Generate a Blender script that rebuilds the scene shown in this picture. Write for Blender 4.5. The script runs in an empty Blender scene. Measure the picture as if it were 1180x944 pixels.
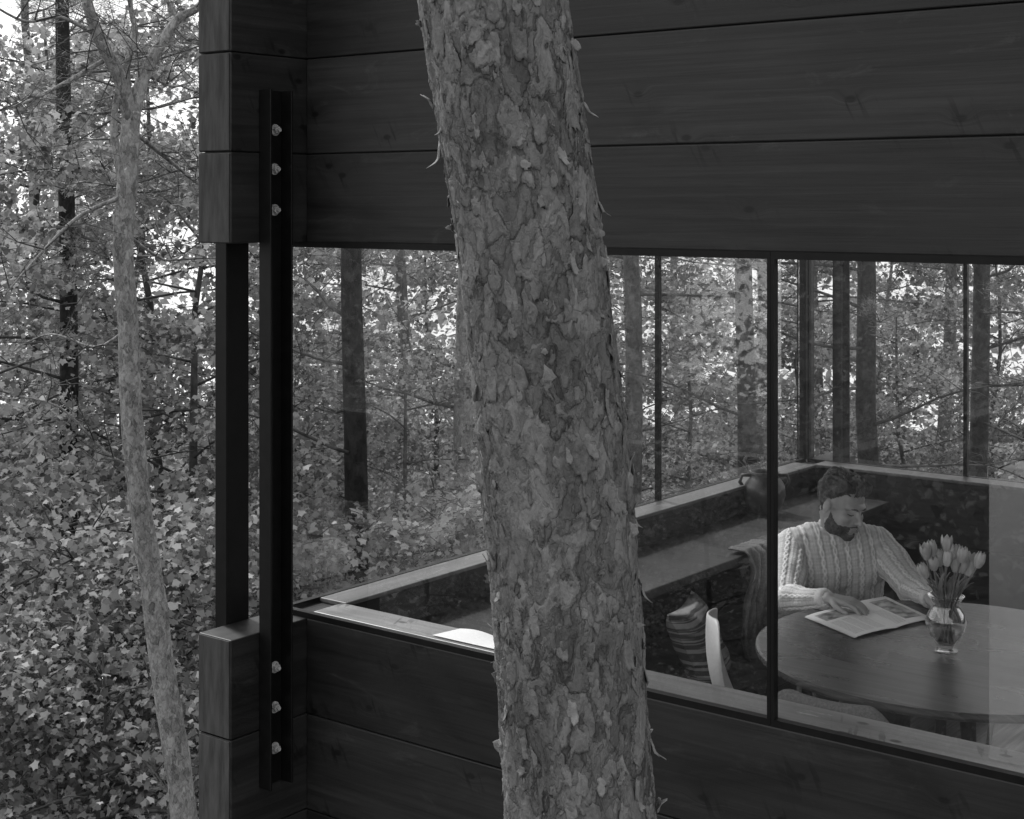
import bpy, bmesh, math, random
import numpy as np
from mathutils import Vector, Matrix, noise
rng = np.random.default_rng(7); random.seed(7)
SC = bpy.context.scene; COL = SC.collection
SC.view_settings.view_transform = 'Standard'
try: SC.view_settings.look = 'None'
except Exception: pass
SC.view_settings.exposure = 0
PI = math.pi
# ------------------------------------------------------------ camera
FOC = 1777.0; YAW = math.radians(37.74)
CAM = Vector((3.327, -3.288, 2.15))
F = Vector((-math.sin(YAW), math.cos(YAW), 0)); R = Vector((math.cos(YAW), math.sin(YAW), 0)); UP = Vector((0, 0, 1))
cd = bpy.data.cameras.new('camera'); cam = bpy.data.objects.new('camera', cd); COL.objects.link(cam)
cam.location = CAM; cam.rotation_euler = (PI/2, 0, YAW)
cd.sensor_width = 36; cd.lens = FOC/1180*36; cd.shift_y = -239/1180; cd.clip_end = 3000; cd.clip_start = .05
SC.camera = cam
def cf(xc, d, z): 
    v = CAM + F*d + R*xc; return Vector((v.x, v.y, z))
def C(px, py, d): return CAM + F*d + R*((px-590)/FOC*d) - UP*((py-233)/FOC*d)
def onz(px, py, z): return C(px, py, FOC*(CAM.z-z)/(py-233))
# ------------------------------------------------------------ materials
def newmat(name):
    m = bpy.data.materials.new(name); m.use_nodes = True
    nt = m.node_tree; nt.nodes.clear(); return m, nt, nt.nodes, nt.links
def N(nt, t, **kw):
    n = nt.nodes.new(t)
    for k, v in kw.items(): setattr(n, k, v)
    return n
def g3(v): return (v, v, v, 1)
def ramp(nt, stops):
    r = nt.nodes.new('ShaderNodeValToRGB'); e = r.color_ramp.elements
    e[0].position = stops[0][0]; e[0].color = g3(stops[0][1]); e[1].position = stops[1][0]; e[1].color = g3(stops[1][1])
    for p, v in stops[2:]:
        q = e.new(p); q.color = g3(v)
    return r
def math_n(nt, op, a=None, b=None, c=None, clamp=False):
    n = nt.nodes.new('ShaderNodeMath'); n.operation = op; n.use_clamp = clamp
    for i, x in enumerate((a, b, c)):
        if x is None: continue
        if isinstance(x, (int, float)): n.inputs[i].default_value = x
        else: nt.links.new(x, n.inputs[i])
    return n.outputs[0]
def pm(name, lo, hi, scale=8, stretch=(1, 1, 1), rough=.6, bump=.15, bdist=.01, detail=8, spec=.4, tone=None, dist=0.0, lo_p=.35, hi_p=.65):
    m, nt, nd, lk = newmat(name)
    tc = N(nt, 'ShaderNodeTexCoord'); mp = N(nt, 'ShaderNodeMapping'); mp.inputs['Scale'].default_value = stretch
    lk.new(tc.outputs['Object'], mp.inputs['Vector'])
    no = N(nt, 'ShaderNodeTexNoise'); no.inputs['Scale'].default_value = scale; no.inputs['Detail'].default_value = detail; no.inputs['Distortion'].default_value = dist
    no.inputs['Roughness'].default_value = .62
    lk.new(mp.outputs[0], no.inputs['Vector'])
    r = ramp(nt, [(lo_p, lo), (hi_p, hi)]); lk.new(no.outputs['Fac'], r.inputs[0])
    bs = N(nt, 'ShaderNodeBsdfPrincipled'); bs.inputs['Roughness'].default_value = rough; bs.inputs['Specular IOR Level'].default_value = spec
    col = r.outputs[0]
    if tone:
        at = N(nt, 'ShaderNodeAttribute', attribute_name='tone')
        mx = N(nt, 'ShaderNodeMix', data_type='RGBA', blend_type='MULTIPLY'); mx.inputs[0].default_value = 1
        mr = N(nt, 'ShaderNodeMapRange'); mr.inputs[3].default_value = tone[0]; mr.inputs[4].default_value = tone[1]
        lk.new(at.outputs['Fac'], mr.inputs[0]); lk.new(col, mx.inputs[6]); lk.new(mr.outputs[0], mx.inputs[7]); col = mx.outputs[2]
    lk.new(col, bs.inputs['Base Color'])
    if bump:
        b = N(nt, 'ShaderNodeBump'); b.inputs['Strength'].default_value = bump; b.inputs['Distance'].default_value = bdist
        lk.new(no.outputs['Fac'], b.inputs['Height']); lk.new(b.outputs[0], bs.inputs['Normal'])
    o = N(nt, 'ShaderNodeOutputMaterial'); lk.new(bs.outputs[0], o.inputs[0])
    return m
def barkmat(name, sc, lo, hi, disp=0.0, bdist=.006):
    m, nt, nd, lk = newmat(name)
    tc = N(nt, 'ShaderNodeTexCoord'); mp = N(nt, 'ShaderNodeMapping'); mp.inputs['Scale'].default_value = (1, 1, .55); lk.new(tc.outputs['Object'], mp.inputs[0])
    n0 = N(nt, 'ShaderNodeTexNoise'); n0.inputs['Scale'].default_value = sc*.9; n0.inputs['Detail'].default_value = 6; lk.new(mp.outputs[0], n0.inputs['Vector'])
    mxv = N(nt, 'ShaderNodeMix', data_type='RGBA'); mxv.inputs[0].default_value = 2.6/sc; lk.new(mp.outputs[0], mxv.inputs[6]); lk.new(n0.outputs['Color'], mxv.inputs[7])
    def vorpair(s):
        ve = N(nt, 'ShaderNodeTexVoronoi'); ve.feature = 'DISTANCE_TO_EDGE'; ve.inputs['Scale'].default_value = s; lk.new(mxv.outputs[2], ve.inputs['Vector'])
        vc = N(nt, 'ShaderNodeTexVoronoi'); vc.inputs['Scale'].default_value = s; lk.new(mxv.outputs[2], vc.inputs['Vector'])
        sc_ = N(nt, 'ShaderNodeSeparateColor'); lk.new(vc.outputs['Color'], sc_.inputs[0])
        return ve.outputs[0], sc_.outputs[0]
    e1, p1 = vorpair(sc); e2, p2 = vorpair(sc*2.2)
    n1 = N(nt, 'ShaderNodeTexNoise'); n1.inputs['Scale'].default_value = sc*2.3; n1.inputs['Detail'].default_value = 10; n1.inputs['Roughness'].default_value = .72; lk.new(mp.outputs[0], n1.inputs['Vector'])
    n4 = N(nt, 'ShaderNodeTexNoise'); n4.inputs['Scale'].default_value = sc*.37; n4.inputs['Detail'].default_value = 5; lk.new(mp.outputs[0], n4.inputs['Vector'])
    ed = ramp(nt, [(0, 0), (.16, 1)]); lk.new(e1, ed.inputs[0]); ed2 = ramp(nt, [(0, 0), (.12, 1)]); lk.new(e2, ed2.inputs[0])
    h = math_n(nt, 'ADD', math_n(nt, 'MULTIPLY', ed.outputs[0], .12), math_n(nt, 'MULTIPLY', p1, .30))
    h = math_n(nt, 'ADD', h, math_n(nt, 'MULTIPLY', p2, .24)); h = math_n(nt, 'ADD', h, math_n(nt, 'MULTIPLY', ed2.outputs[0], .05)); h = math_n(nt, 'ADD', h, math_n(nt, 'MULTIPLY', n1.outputs['Fac'], .46))
    cr = ramp(nt, [(.28, lo), (1.0, hi)]); lk.new(math_n(nt, 'ADD', math_n(nt, 'MULTIPLY', h, .72), math_n(nt, 'MULTIPLY', math_n(nt, 'SUBTRACT', n4.outputs['Fac'], .4), .40)), cr.inputs[0])
    bs = N(nt, 'ShaderNodeBsdfPrincipled'); bs.inputs['Roughness'].default_value = .8; bs.inputs['Specular IOR Level'].default_value = .2; lk.new(cr.outputs[0], bs.inputs['Base Color'])
    bp = N(nt, 'ShaderNodeBump'); bp.inputs['Strength'].default_value = .9; bp.inputs['Distance'].default_value = bdist; lk.new(h, bp.inputs['Height']); lk.new(bp.outputs[0], bs.inputs['Normal'])
    o = N(nt, 'ShaderNodeOutputMaterial'); lk.new(bs.outputs[0], o.inputs[0])
    if disp:
        dp = N(nt, 'ShaderNodeDisplacement'); dp.inputs['Midlevel'].default_value = .6; dp.inputs['Scale'].default_value = disp; lk.new(h, dp.inputs['Height'])
        lk.new(dp.outputs[0], o.inputs['Displacement']); m.displacement_method = 'BOTH'
    return m
def wood(name, axis, base, rough=.55, contrast=1.0, knots=True, spec=.35):
    m, nt, nd, lk = newmat(name)
    tc = N(nt, 'ShaderNodeTexCoord'); at = N(nt, 'ShaderNodeAttribute', attribute_name='tone')
    sep = N(nt, 'ShaderNodeSeparateXYZ'); lk.new(tc.outputs['Object'], sep.inputs[0])
    al = sep.outputs[axis]; ac = math_n(nt, 'ADD', sep.outputs[1-axis], sep.outputs[2])
    off = math_n(nt, 'MULTIPLY', at.outputs['Fac'], 37.0)
    cv = N(nt, 'ShaderNodeCombineXYZ'); lk.new(math_n(nt, 'ADD', math_n(nt, 'MULTIPLY', al, 3.0), off), cv.inputs[0]); lk.new(math_n(nt, 'MULTIPLY', ac, 5.2), cv.inputs[1])
    vo = N(nt, 'ShaderNodeTexVoronoi'); vo.voronoi_dimensions = '2D'; vo.inputs['Scale'].default_value = 1.0; vo.inputs['Randomness'].default_value = 1
    lk.new(cv.outputs[0], vo.inputs['Vector'])
    d = vo.outputs['Distance']
    kk = N(nt, 'ShaderNodeMapRange'); kk.inputs[1].default_value = .0; kk.inputs[2].default_value = .18; kk.inputs[3].default_value = 1; kk.inputs[4].default_value = 0
    kk.interpolation_type = 'SMOOTHSTEP'
    lk.new(d, kk.inputs[0])
    warp = math_n(nt, 'MULTIPLY', kk.outputs[0], .022 if knots else 0.0)
    gv = N(nt, 'ShaderNodeCombineXYZ'); lk.new(math_n(nt, 'ADD', math_n(nt, 'MULTIPLY', al, 1.8), off), gv.inputs[0])
    lk.new(math_n(nt, 'MULTIPLY', math_n(nt, 'ADD', ac, warp), 62.0), gv.inputs[1]); lk.new(off, gv.inputs[2])
    n1 = N(nt, 'ShaderNodeTexNoise'); n1.inputs['Scale'].default_value = 1.0; n1.inputs['Detail'].default_value = 9; n1.inputs['Roughness'].default_value = .62; n1.inputs['Distortion'].default_value = .35
    lk.new(gv.outputs[0], n1.inputs['Vector'])
    bv = N(nt, 'ShaderNodeCombineXYZ'); lk.new(math_n(nt, 'ADD', math_n(nt, 'MULTIPLY', al, 1.1), off), bv.inputs[0]); lk.new(math_n(nt, 'MULTIPLY', ac, 3.2), bv.inputs[1]); lk.new(off, bv.inputs[2])
    n2 = N(nt, 'ShaderNodeTexNoise'); n2.inputs['Scale'].default_value = 1.6; n2.inputs['Detail'].default_value = 5; n2.inputs['Distortion'].default_value = 1.2
    lk.new(bv.outputs[0], n2.inputs['Vector'])
    r1 = ramp(nt, [(.33, base*(1-.36*contrast)), (.70, base*(1+.45*contrast))]); lk.new(n1.outputs['Fac'], r1.inputs[0])
    r2 = ramp(nt, [(.3, .6), (.72, 1.5)]); lk.new(n2.outputs['Fac'], r2.inputs[0])
    mx = N(nt, 'ShaderNodeMix', data_type='RGBA', blend_type='MULTIPLY'); mx.inputs[0].default_value = 1; lk.new(r1.outputs[0], mx.inputs[6]); lk.new(r2.outputs[0], mx.inputs[7])
    col = mx.outputs[2]
    n3 = N(nt, 'ShaderNodeTexNoise'); n3.inputs['Scale'].default_value = 3.1; n3.inputs['Detail'].default_value = 12; n3.inputs['Roughness'].default_value = .75; n3.inputs['Distortion'].default_value = 1.0
    lk.new(bv.outputs[0], n3.inputs['Vector'])
    r3 = ramp(nt, [(.58, 0), (.72, 1)]); lk.new(n3.outputs['Fac'], r3.inputs[0])
    m3 = N(nt, 'ShaderNodeMix', data_type='RGBA'); lk.new(math_n(nt, 'MULTIPLY', r3.outputs[0], .6), m3.inputs[0]); lk.new(col, m3.inputs[6]); m3.inputs[7].default_value = g3(base*3.4); col = m3.outputs[2]
    if knots:
        r4 = ramp(nt, [(.03, 1), (.055, 0)]); lk.new(d, r4.inputs[0])
        m4 = N(nt, 'ShaderNodeMix', data_type='RGBA'); lk.new(math_n(nt, 'MULTIPLY', r4.outputs[0], .85), m4.inputs[0]); lk.new(col, m4.inputs[6]); m4.inputs[7].default_value = g3(base*.12); col = m4.outputs[2]
        wv = N(nt, 'ShaderNodeTexNoise'); wv.inputs['Scale'].default_value = 1; wv.inputs['Detail'].default_value = 3
        c2 = N(nt, 'ShaderNodeCombineXYZ'); lk.new(math_n(nt, 'ADD', math_n(nt, 'MULTIPLY', math_n(nt, 'ADD', al, math_n(nt, 'MULTIPLY', ac, .45)), 46.0), off), c2.inputs[0]); lk.new(math_n(nt, 'MULTIPLY', ac, 7.0), c2.inputs[1])
        lk.new(c2.outputs[0], wv.inputs['Vector'])
        r5 = ramp(nt, [(.57, 0), (.63, 1)]); lk.new(wv.outputs['Fac'], r5.inputs[0])
        r6 = ramp(nt, [(.03, 1), (.30, 0)]); lk.new(d, r6.inputs[0])
        m5 = N(nt, 'ShaderNodeMix', data_type='RGBA'); lk.new(math_n(nt, 'MULTIPLY', math_n(nt, 'MULTIPLY', r5.outputs[0], r6.outputs[0]), .9), m5.inputs[0]); lk.new(col, m5.inputs[6]); m5.inputs[7].default_value = g3(base*.12); col = m5.outputs[2]
    mt = N(nt, 'ShaderNodeMix', data_type='RGBA', blend_type='MULTIPLY'); mt.inputs[0].default_value = 1
    mr = N(nt, 'ShaderNodeMapRange'); mr.inputs[3].default_value = .8; mr.inputs[4].default_value = 1.25; lk.new(at.outputs['Fac'], mr.inputs[0])
    lk.new(col, mt.inputs[6]); lk.new(mr.outputs[0], mt.inputs[7])
    bs = N(nt, 'ShaderNodeBsdfPrincipled'); bs.inputs['Specular IOR Level'].default_value = spec
    lk.new(mt.outputs[2], bs.inputs['Base Color'])
    rr = N(nt, 'ShaderNodeMapRange'); rr.inputs[3].default_value = rough-.15; rr.inputs[4].default_value = rough+.2; lk.new(n2.outputs['Fac'], rr.inputs[0]); lk.new(rr.outputs[0], bs.inputs['Roughness'])
    b = N(nt, 'ShaderNodeBump'); b.inputs['Strength'].default_value = .3; b.inputs['Distance'].default_value = .003
    lk.new(n1.outputs['Fac'], b.inputs['Height']); lk.new(b.outputs[0], bs.inputs['Normal'])
    o = N(nt, 'ShaderNodeOutputMaterial'); lk.new(bs.outputs[0], o.inputs[0])
    return m
def leafmat(name, lo, hi, tr=.35):
    m, nt, nd, lk = newmat(name)
    at = N(nt, 'ShaderNodeAttribute', attribute_name='tone')
    r = ramp(nt, [(0, lo), (1, hi)]); lk.new(at.outputs['Fac'], r.inputs[0])
    df = N(nt, 'ShaderNodeBsdfPrincipled'); df.inputs['Roughness'].default_value = .48; df.inputs['Specular IOR Level'].default_value = .35; lk.new(r.outputs[0], df.inputs['Base Color'])
    tl = N(nt, 'ShaderNodeBsdfTranslucent'); lk.new(r.outputs[0], tl.inputs['Color'])
    mx = N(nt, 'ShaderNodeMixShader'); mx.inputs[0].default_value = tr; lk.new(df.outputs[0], mx.inputs[1]); lk.new(tl.outputs[0], mx.inputs[2])
    o = N(nt, 'ShaderNodeOutputMaterial'); lk.new(mx.outputs[0], o.inputs[0]); return m
def glassmat(name, base, k, trans, rough=0.0, haze=0.0):
    m, nt, nd, lk = newmat(name)
    lw = N(nt, 'ShaderNodeLayerWeight'); lw.inputs['Blend'].default_value = .5
    fac = math_n(nt, 'ADD', math_n(nt, 'MULTIPLY', math_n(nt, 'POWER', lw.outputs['Facing'], 3.0), k), base, clamp=True)
    t = N(nt, 'ShaderNodeBsdfTransparent'); t.inputs[0].default_value = g3(trans)
    g = N(nt, 'ShaderNodeBsdfGlossy'); g.inputs['Roughness'].default_value = rough; g.inputs['Color'].default_value = g3(.95)
    mx = N(nt, 'ShaderNodeMixShader'); lk.new(fac, mx.inputs[0]); lk.new(t.outputs[0], mx.inputs[1]); lk.new(g.outputs[0], mx.inputs[2])
    out = mx.outputs[0]
    if haze:
        df = N(nt, 'ShaderNodeBsdfDiffuse'); df.inputs[0].default_value = g3(.8)
        no = N(nt, 'ShaderNodeTexNoise'); no.inputs['Scale'].default_value = 2.5
        tc = N(nt, 'ShaderNodeTexCoord'); lk.new(tc.outputs['Object'], no.inputs['Vector'])
        m2 = N(nt, 'ShaderNodeMixShader'); lk.new(math_n(nt, 'MULTIPLY', no.outputs['Fac'], haze*2), m2.inputs[0]); lk.new(out, m2.inputs[1]); lk.new(df.outputs[0], m2.inputs[2]); out = m2.outputs[0]
    o = N(nt, 'ShaderNodeOutputMaterial'); lk.new(out, o.inputs[0]); return m

M = {}
M['log_x'] = wood('dark stained boards x', 0, .0150, rough=.48, spec=.4)
M['log_y'] = wood('dark stained boards y', 1, .0165, rough=.48, spec=.4)
M['log_end'] = pm('weathered end grain', .024, .06, scale=5, stretch=(8, 8, 1.2), rough=.75, bump=.5, bdist=.004, tone=(.8, 1.3))
M['ledge'] = wood('ledge wood', 0, .18, rough=.35, contrast=.5, spec=.5)
M['ledge_y'] = wood('ledge wood y', 1, .11, rough=.4, contrast=.5, spec=.5)
M['inner'] = wood('interior boards', 0, .018, rough=.5)
M['steel'] = pm('black painted steel', .003, .006, scale=30, rough=.45, bump=.08, bdist=.002, spec=.25)
M['bolt'] = pm('galvanised bolt', .30, .5, scale=60, rough=.4, bump=.2, bdist=.002)
M['frame'] = pm('black window frame', .003, .006, scale=20, rough=.45, bump=0, spec=.25)
M['glass'] = glassmat('window glass', .085, .8, .97, rough=.012)
M['vase_glass'] = glassmat('clear vase glass', .10, 1.3, .96)
M['water_in_vase'] = glassmat('vase water', .03, .4, .95)
M['haze'] = glassmat('hazy reflection sheet', .02, .3, .98, rough=.2, haze=.10)  # diffuse haze that paints a pale reflection over the dark interior
M['floor'] = wood('dark floorboards', 1, .12, rough=.35, knots=False)
M['ceil'] = pm('ceiling boards', .3, .36, scale=4, stretch=(1, 8, 1))
M['concrete'] = pm('concrete', .2, .3, scale=6, bump=.2)
M['bark'] = barkmat('scots pine bark', 14, .04, .26)
M['bark_light'] = barkmat('pale pine bark', 38, .09, .62)
M['bark_dark'] = barkmat('dark wet bark', 14, .010, .07)
M['nearbark'] = barkmat('near pine bark', 30, .05, .36, disp=.0085)
M['twig'] = pm('twig bark', .03, .09, scale=12, rough=.85, bump=.2)
M['leaf'] = leafmat('maple leaves', .09, .50, .4)
M['leaf_dark'] = leafmat('dark leaves', .05, .26, .4)
M['needle'] = leafmat('pine needles', .06, .26, tr=.2)
M['soil'] = pm('leaf strewn soil', .02, .07, scale=2.2, rough=.9, bump=.5, bdist=.05)
M['table'] = wood('dark table wood', 0, .065, rough=.26, knots=False, contrast=.9, spec=.5)
M['table_edge'] = pm('dark metal leg', .03, .05, rough=.4)
M['white_shell'] = pm('off white moulded shell', .55, .65, scale=3, rough=.4, bump=.05)
M['chrome'] = pm('pale metal leg', .45, .6, scale=30, rough=.3, bump=.02)
M['dark_fabric'] = pm('charcoal fabric', .12, .19, scale=160, rough=.95, bump=.3, bdist=.002)
M['grey_fabric'] = pm('mid grey woven fabric', .05, .12, scale=14, rough=.95, bump=.15, bdist=.003)
M['clay'] = pm('glazed clay', .03, .08, scale=6, rough=.4, bump=.1)
M['skin'] = pm('skin', .34, .42, scale=25, rough=.5, bump=.08, bdist=.002)
M['hair'] = pm('dark brown hair', .012, .07, scale=55, stretch=(1, 1, .45), rough=.5, bump=.9, bdist=.005)
M['beard'] = pm('dark beard', .03, .09, scale=170, rough=.8, bump=.8, bdist=.003)
M['knit'] = pm('pale cable knit wool', .78, .86, scale=220, rough=.95, bump=.4, bdist=.002, tone=(.45, 1.05))
M['rib'] = pm('ribbed wool', .6, .75, scale=120, rough=.95, bump=.5, bdist=.003)
M['trousers'] = pm('dark trousers', .04, .06, scale=60, rough=.95)
M['shoe'] = pm('dark leather', .03, .05, scale=30, rough=.4)
M['petal'] = pm('pale tulip petal', .45, .75, scale=14, stretch=(3, 3, .5), rough=.5, bump=.15, bdist=.003)
M['stem'] = pm('tulip stem green', .12, .24, scale=20, stretch=(3, 3, .5), rough=.5, bump=.1)
M['paper'] = pm('white paper', .75, .85, scale=3, rough=.7, bump=0)
M['added_lake'] = pm('added rippled lake water', .40, .60, scale=.25, stretch=(1, 4, 1), rough=.12, bump=.1, bdist=.1, spec=1.0)  # pale reflecting water, made up to brighten the gaps between trees

# ------------------------------------------------------------ mesh helpers
class MB:
    def __init__(s): s.v = []; s.f = []; s.t = []
    def add(s, vs, fs, tone=.5):
        o = len(s.v); s.v += [tuple(v) for v in vs]; s.f += [tuple(i+o for i in f) for f in fs]; s.t += [tone]*len(fs)
    def box(s, x0, x1, y0, y1, z0, z1, tone=None):
        s.add([(x0, y0, z0), (x1, y0, z0), (x1, y1, z0), (x0, y1, z0), (x0, y0, z1), (x1, y0, z1), (x1, y1, z1), (x0, y1, z1)],
              [(0, 3, 2, 1), (4, 5, 6, 7), (0, 1, 5, 4), (1, 2, 6, 5), (2, 3, 7, 6), (3, 0, 4, 7)], random.random() if tone is None else tone)
    def tube(s, pts, rad, n=8, tone=None):
        pts = [Vector(p) for p in pts]; m = len(pts)
        if isinstance(rad, (int, float)): rad = [rad]*m
        t0 = (pts[1]-pts[0]).normalized(); ref = Vector((1, 0, 0)) if abs(t0.x) < .8 else Vector((0, 1, 0))
        a = t0.cross(ref).normalized(); vs = []; fs = []
        for i in range(m):
            t = (pts[min(i+1, m-1)]-pts[max(i-1, 0)]).normalized()
            a = (a - t*a.dot(t)).normalized(); b = t.cross(a)
            for k in range(n):
                th = 2*PI*k/n; vs.append(pts[i] + (a*math.cos(th)+b*math.sin(th))*rad[i])
        for i in range(m-1):
            for k in range(n): fs.append((i*n+k, i*n+(k+1) % n, (i+1)*n+(k+1) % n, (i+1)*n+k))
        fs.append(tuple(range(n-1, -1, -1))); fs.append(tuple((m-1)*n+k for k in range(n)))
        s.add(vs, fs, random.random() if tone is None else tone)
    def lathe(s, prof, c=(0, 0, 0), n=32, tone=.5):
        vs = []; fs = []; m = len(prof)
        for r, z in prof:
            for k in range(n):
                th = 2*PI*k/n; vs.append((c[0]+r*math.cos(th), c[1]+r*math.sin(th), c[2]+z))
        for i in range(m-1):
            for k in range(n): fs.append((i*n+k, i*n+(k+1) % n, (i+1)*n+(k+1) % n, (i+1)*n+k))
        s.add(vs, fs, tone)
    def ell(s, c, r, rot=None, n=20, tone=.5):
        vs = []; fs = []; m = n//2
        c = Vector(c)
        for i in range(1, m):
            ph = PI*i/m
            for k in range(n):
                th = 2*PI*k/n; p = Vector((r[0]*math.sin(ph)*math.cos(th), r[1]*math.sin(ph)*math.sin(th), r[2]*math.cos(ph)))
                if rot: p = rot @ p
                vs.append(c+p)
        top = Vector((0, 0, r[2])); bot = Vector((0, 0, -r[2]))
        if rot: top = rot @ top; bot = rot @ bot
        vs.append(c+top); vs.append(c+bot); T = len(vs)-2; B = T+1
        for i in range(m-2):
            for k in range(n): fs.append((i*n+k, (i+1)*n+k, (i+1)*n+(k+1) % n, i*n+(k+1) % n))
        for k in range(n): fs.append((T, k, (k+1) % n)); fs.append((B, (m-2)*n+(k+1) % n, (m-2)*n+k))
        s.add(vs, fs, tone)
    def cap(s, p0, p1, r0, r1=None, n=14, tone=.5):
        r1 = r0 if r1 is None else r1; p0 = Vector(p0); p1 = Vector(p1); t = (p1-p0).normalized()
        pts = []; rad = []
        for i in range(5):
            a = PI/2*(1-i/4.0)*.97; pts.append(p0 - t*r0*math.sin(a)); rad.append(max(r0*math.cos(a), .0004))
        for i in range(5):
            a = PI/2*(i/4.0)*.97; pts.append(p1 + t*r1*math.sin(a)); rad.append(max(r1*math.cos(a), .0004))
        s.tube(pts, rad, n, tone)
    def build(s, name, mat, parent=None, smooth=False, bevel=0):
        me = bpy.data.meshes.new(name); me.from_pydata(s.v, [], s.f); me.update()
        at = me.attributes.new('tone', 'FLOAT', 'FACE'); at.data.foreach_set('value', s.t)
        me.materials.append(mat)
        if smooth: me.polygons.foreach_set('use_smooth', [True]*len(me.polygons))
        o = bpy.data.objects.new(name, me); COL.objects.link(o)
        if parent: setpar(o, parent)
        if bevel:
            b = o.modifiers.new('bevel', 'BEVEL'); b.width = bevel; b.segments = 2; b.limit_method = 'ANGLE'; b.angle_limit = math.radians(50)
        return o
PAR = {}
def setpar(o, p):
    o.parent = p
    o.matrix_parent_inverse = Matrix.Translation(-PAR.get(p.name, Vector((0, 0, 0))))
    PAR[o.name] = Vector((0, 0, 0))
def thing(name, label, cat, loc=(0, 0, 0), rz=0, group=None, local=False, kind=None):
    o = bpy.data.objects.new(name, None); COL.objects.link(o); o.empty_display_size = .1
    o.location = loc; o.rotation_euler = (0, 0, rz); tag(o, label, cat, group, kind)
    PAR[o.name] = Vector((0, 0, 0)) if local else Vector(loc)
    return o
def tag(o, label, cat, group=None, kind=None):
    if label: o['label'] = label
    if cat: o['category'] = cat
    if group: o['group'] = group
    if kind: o['kind'] = kind
    return o
def dup(root, loc, rz, sc=1.0, label=None, group=None):
    r = root.copy(); COL.objects.link(r); r.location = loc; r.rotation_euler = (0, 0, rz); r.scale = (sc, sc, sc)
    if label: r['label'] = label
    if group: r['group'] = group
    for ch in list(root.children):
        c = ch.copy(); COL.objects.link(c); c.parent = r
        for g in ch.children:
            d = g.copy(); COL.objects.link(d); d.parent = c
    return r
def fast(name, V, k, tone, mat, parent=None):
    n = len(V)//k; me = bpy.data.meshes.new(name)
    me.vertices.add(n*k); me.vertices.foreach_set('co', np.asarray(V, dtype=np.float32).ravel())
    me.loops.add(n*k); me.loops.foreach_set('vertex_index', np.arange(n*k, dtype=np.int32))
    me.polygons.add(n); me.polygons.foreach_set('loop_start', np.arange(0, n*k, k, dtype=np.int32))
    me.update(calc_edges=True)
    at = me.attributes.new('tone', 'FLOAT', 'FACE'); at.data.foreach_set('value', np.asarray(tone, dtype=np.float32))
    me.materials.append(mat)
    o = bpy.data.objects.new(name, me); COL.objects.link(o)
    if parent: setpar(o, parent)
    return o
MAPLE = np.array([(0, -.25), (.38, -.28), (.36, .0), (.56, .26), (.26, .34), (.0, .68), (-.26, .34), (-.56, .26), (-.36, .0), (-.38, -.28)])
RHOMB = np.array([(0, -.5), (.32, 0), (0, .55), (-.32, 0)])
HEX = np.array([(0, -.5), (.34, -.2), (.36, .15), (0, .6), (-.36, .15), (-.34, -.2)])
def leaf_verts(P, size, shape, up=.75):
    n = len(P)
    nr = rng.normal(size=(n, 3))*(1-up)*1.4; nr[:, 2] += up; nr /= np.linalg.norm(nr, axis=1)[:, None]
    t = rng.normal(size=(n, 3)); t -= nr*(t*nr).sum(1)[:, None]; t /= np.linalg.norm(t, axis=1)[:, None]; b = np.cross(nr, t)
    s = size*(.55+.8*rng.random(n))
    V = P[:, None, :] + s[:, None, None]*(t[:, None, :]*shape[None, :, 0, None] + b[:, None, :]*shape[None, :, 1, None] - nr[:, None, :]*(np.abs(shape[None, :, 0, None])*.45+shape[None, :, 1, None]**2*.25))
    return V.reshape(-1, 3)
def vnoise(P, s):
    p = P*s
    return (np.sin(p[:, 0]*1.7+np.sin(p[:, 1]*1.3+2)*1.5)+np.sin(p[:, 1]*2.1+np.sin(p[:, 2]*1.7)*1.4+1)+np.sin(p[:, 2]*2.3+np.sin(p[:, 0]*1.9+4)*1.5))/3
# ------------------------------------------------------------ world and sun
w = bpy.data.worlds.new('World'); SC.world = w; w.use_nodes = True
nt = w.node_tree; nt.nodes.clear()
sky = nt.nodes.new('ShaderNodeTexSky'); sky.sky_type = 'NISHITA'; sky.sun_disc = False
SUN_EL = math.radians(50)
sdir = Vector((-.96, .28, 0)).normalized()
sky.sun_elevation = SUN_EL; sky.sun_rotation = math.atan2(sdir.x, sdir.y); sky.dust_density = 3.0
bw = nt.nodes.new('ShaderNodeRGBToBW'); bg = nt.nodes.new('ShaderNodeBackground'); bg.inputs[1].default_value = .15
wo = nt.nodes.new('ShaderNodeOutputWorld')
tcw = nt.nodes.new('ShaderNodeTexCoord'); cn = nt.nodes.new('ShaderNodeTexNoise'); cn.inputs['Scale'].default_value = 2.2; cn.inputs['Detail'].default_value = 6
nt.links.new(tcw.outputs['Generated'], cn.inputs['Vector'])
mr = nt.nodes.new('ShaderNodeMapRange'); mr.inputs[1].default_value = .3; mr.inputs[2].default_value = .7; mr.inputs[3].default_value = 7.5; mr.inputs[4].default_value = 10.5
nt.links.new(cn.outputs['Fac'], mr.inputs[0])
cm = nt.nodes.new('ShaderNodeMix'); cm.data_type = 'RGBA'; cm.inputs[0].default_value = .85
nt.links.new(sky.outputs[0], bw.inputs[0]); nt.links.new(bw.outputs[0], cm.inputs[6]); nt.links.new(mr.outputs[0], cm.inputs[7]); nt.links.new(cm.outputs[2], bg.inputs[0]); nt.links.new(bg.outputs[0], wo.inputs[0])
sl = bpy.data.lights.new('sun', 'SUN'); sl.energy = 3.8; sl.angle = math.radians(7); so = bpy.data.objects.new('sun', sl); COL.objects.link(so)
sd = sdir*math.cos(SUN_EL)+UP*math.sin(SUN_EL); so.rotation_euler = sd.to_track_quat('Z', 'Y').to_euler(); so.location = (0, 0, 30)

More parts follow.
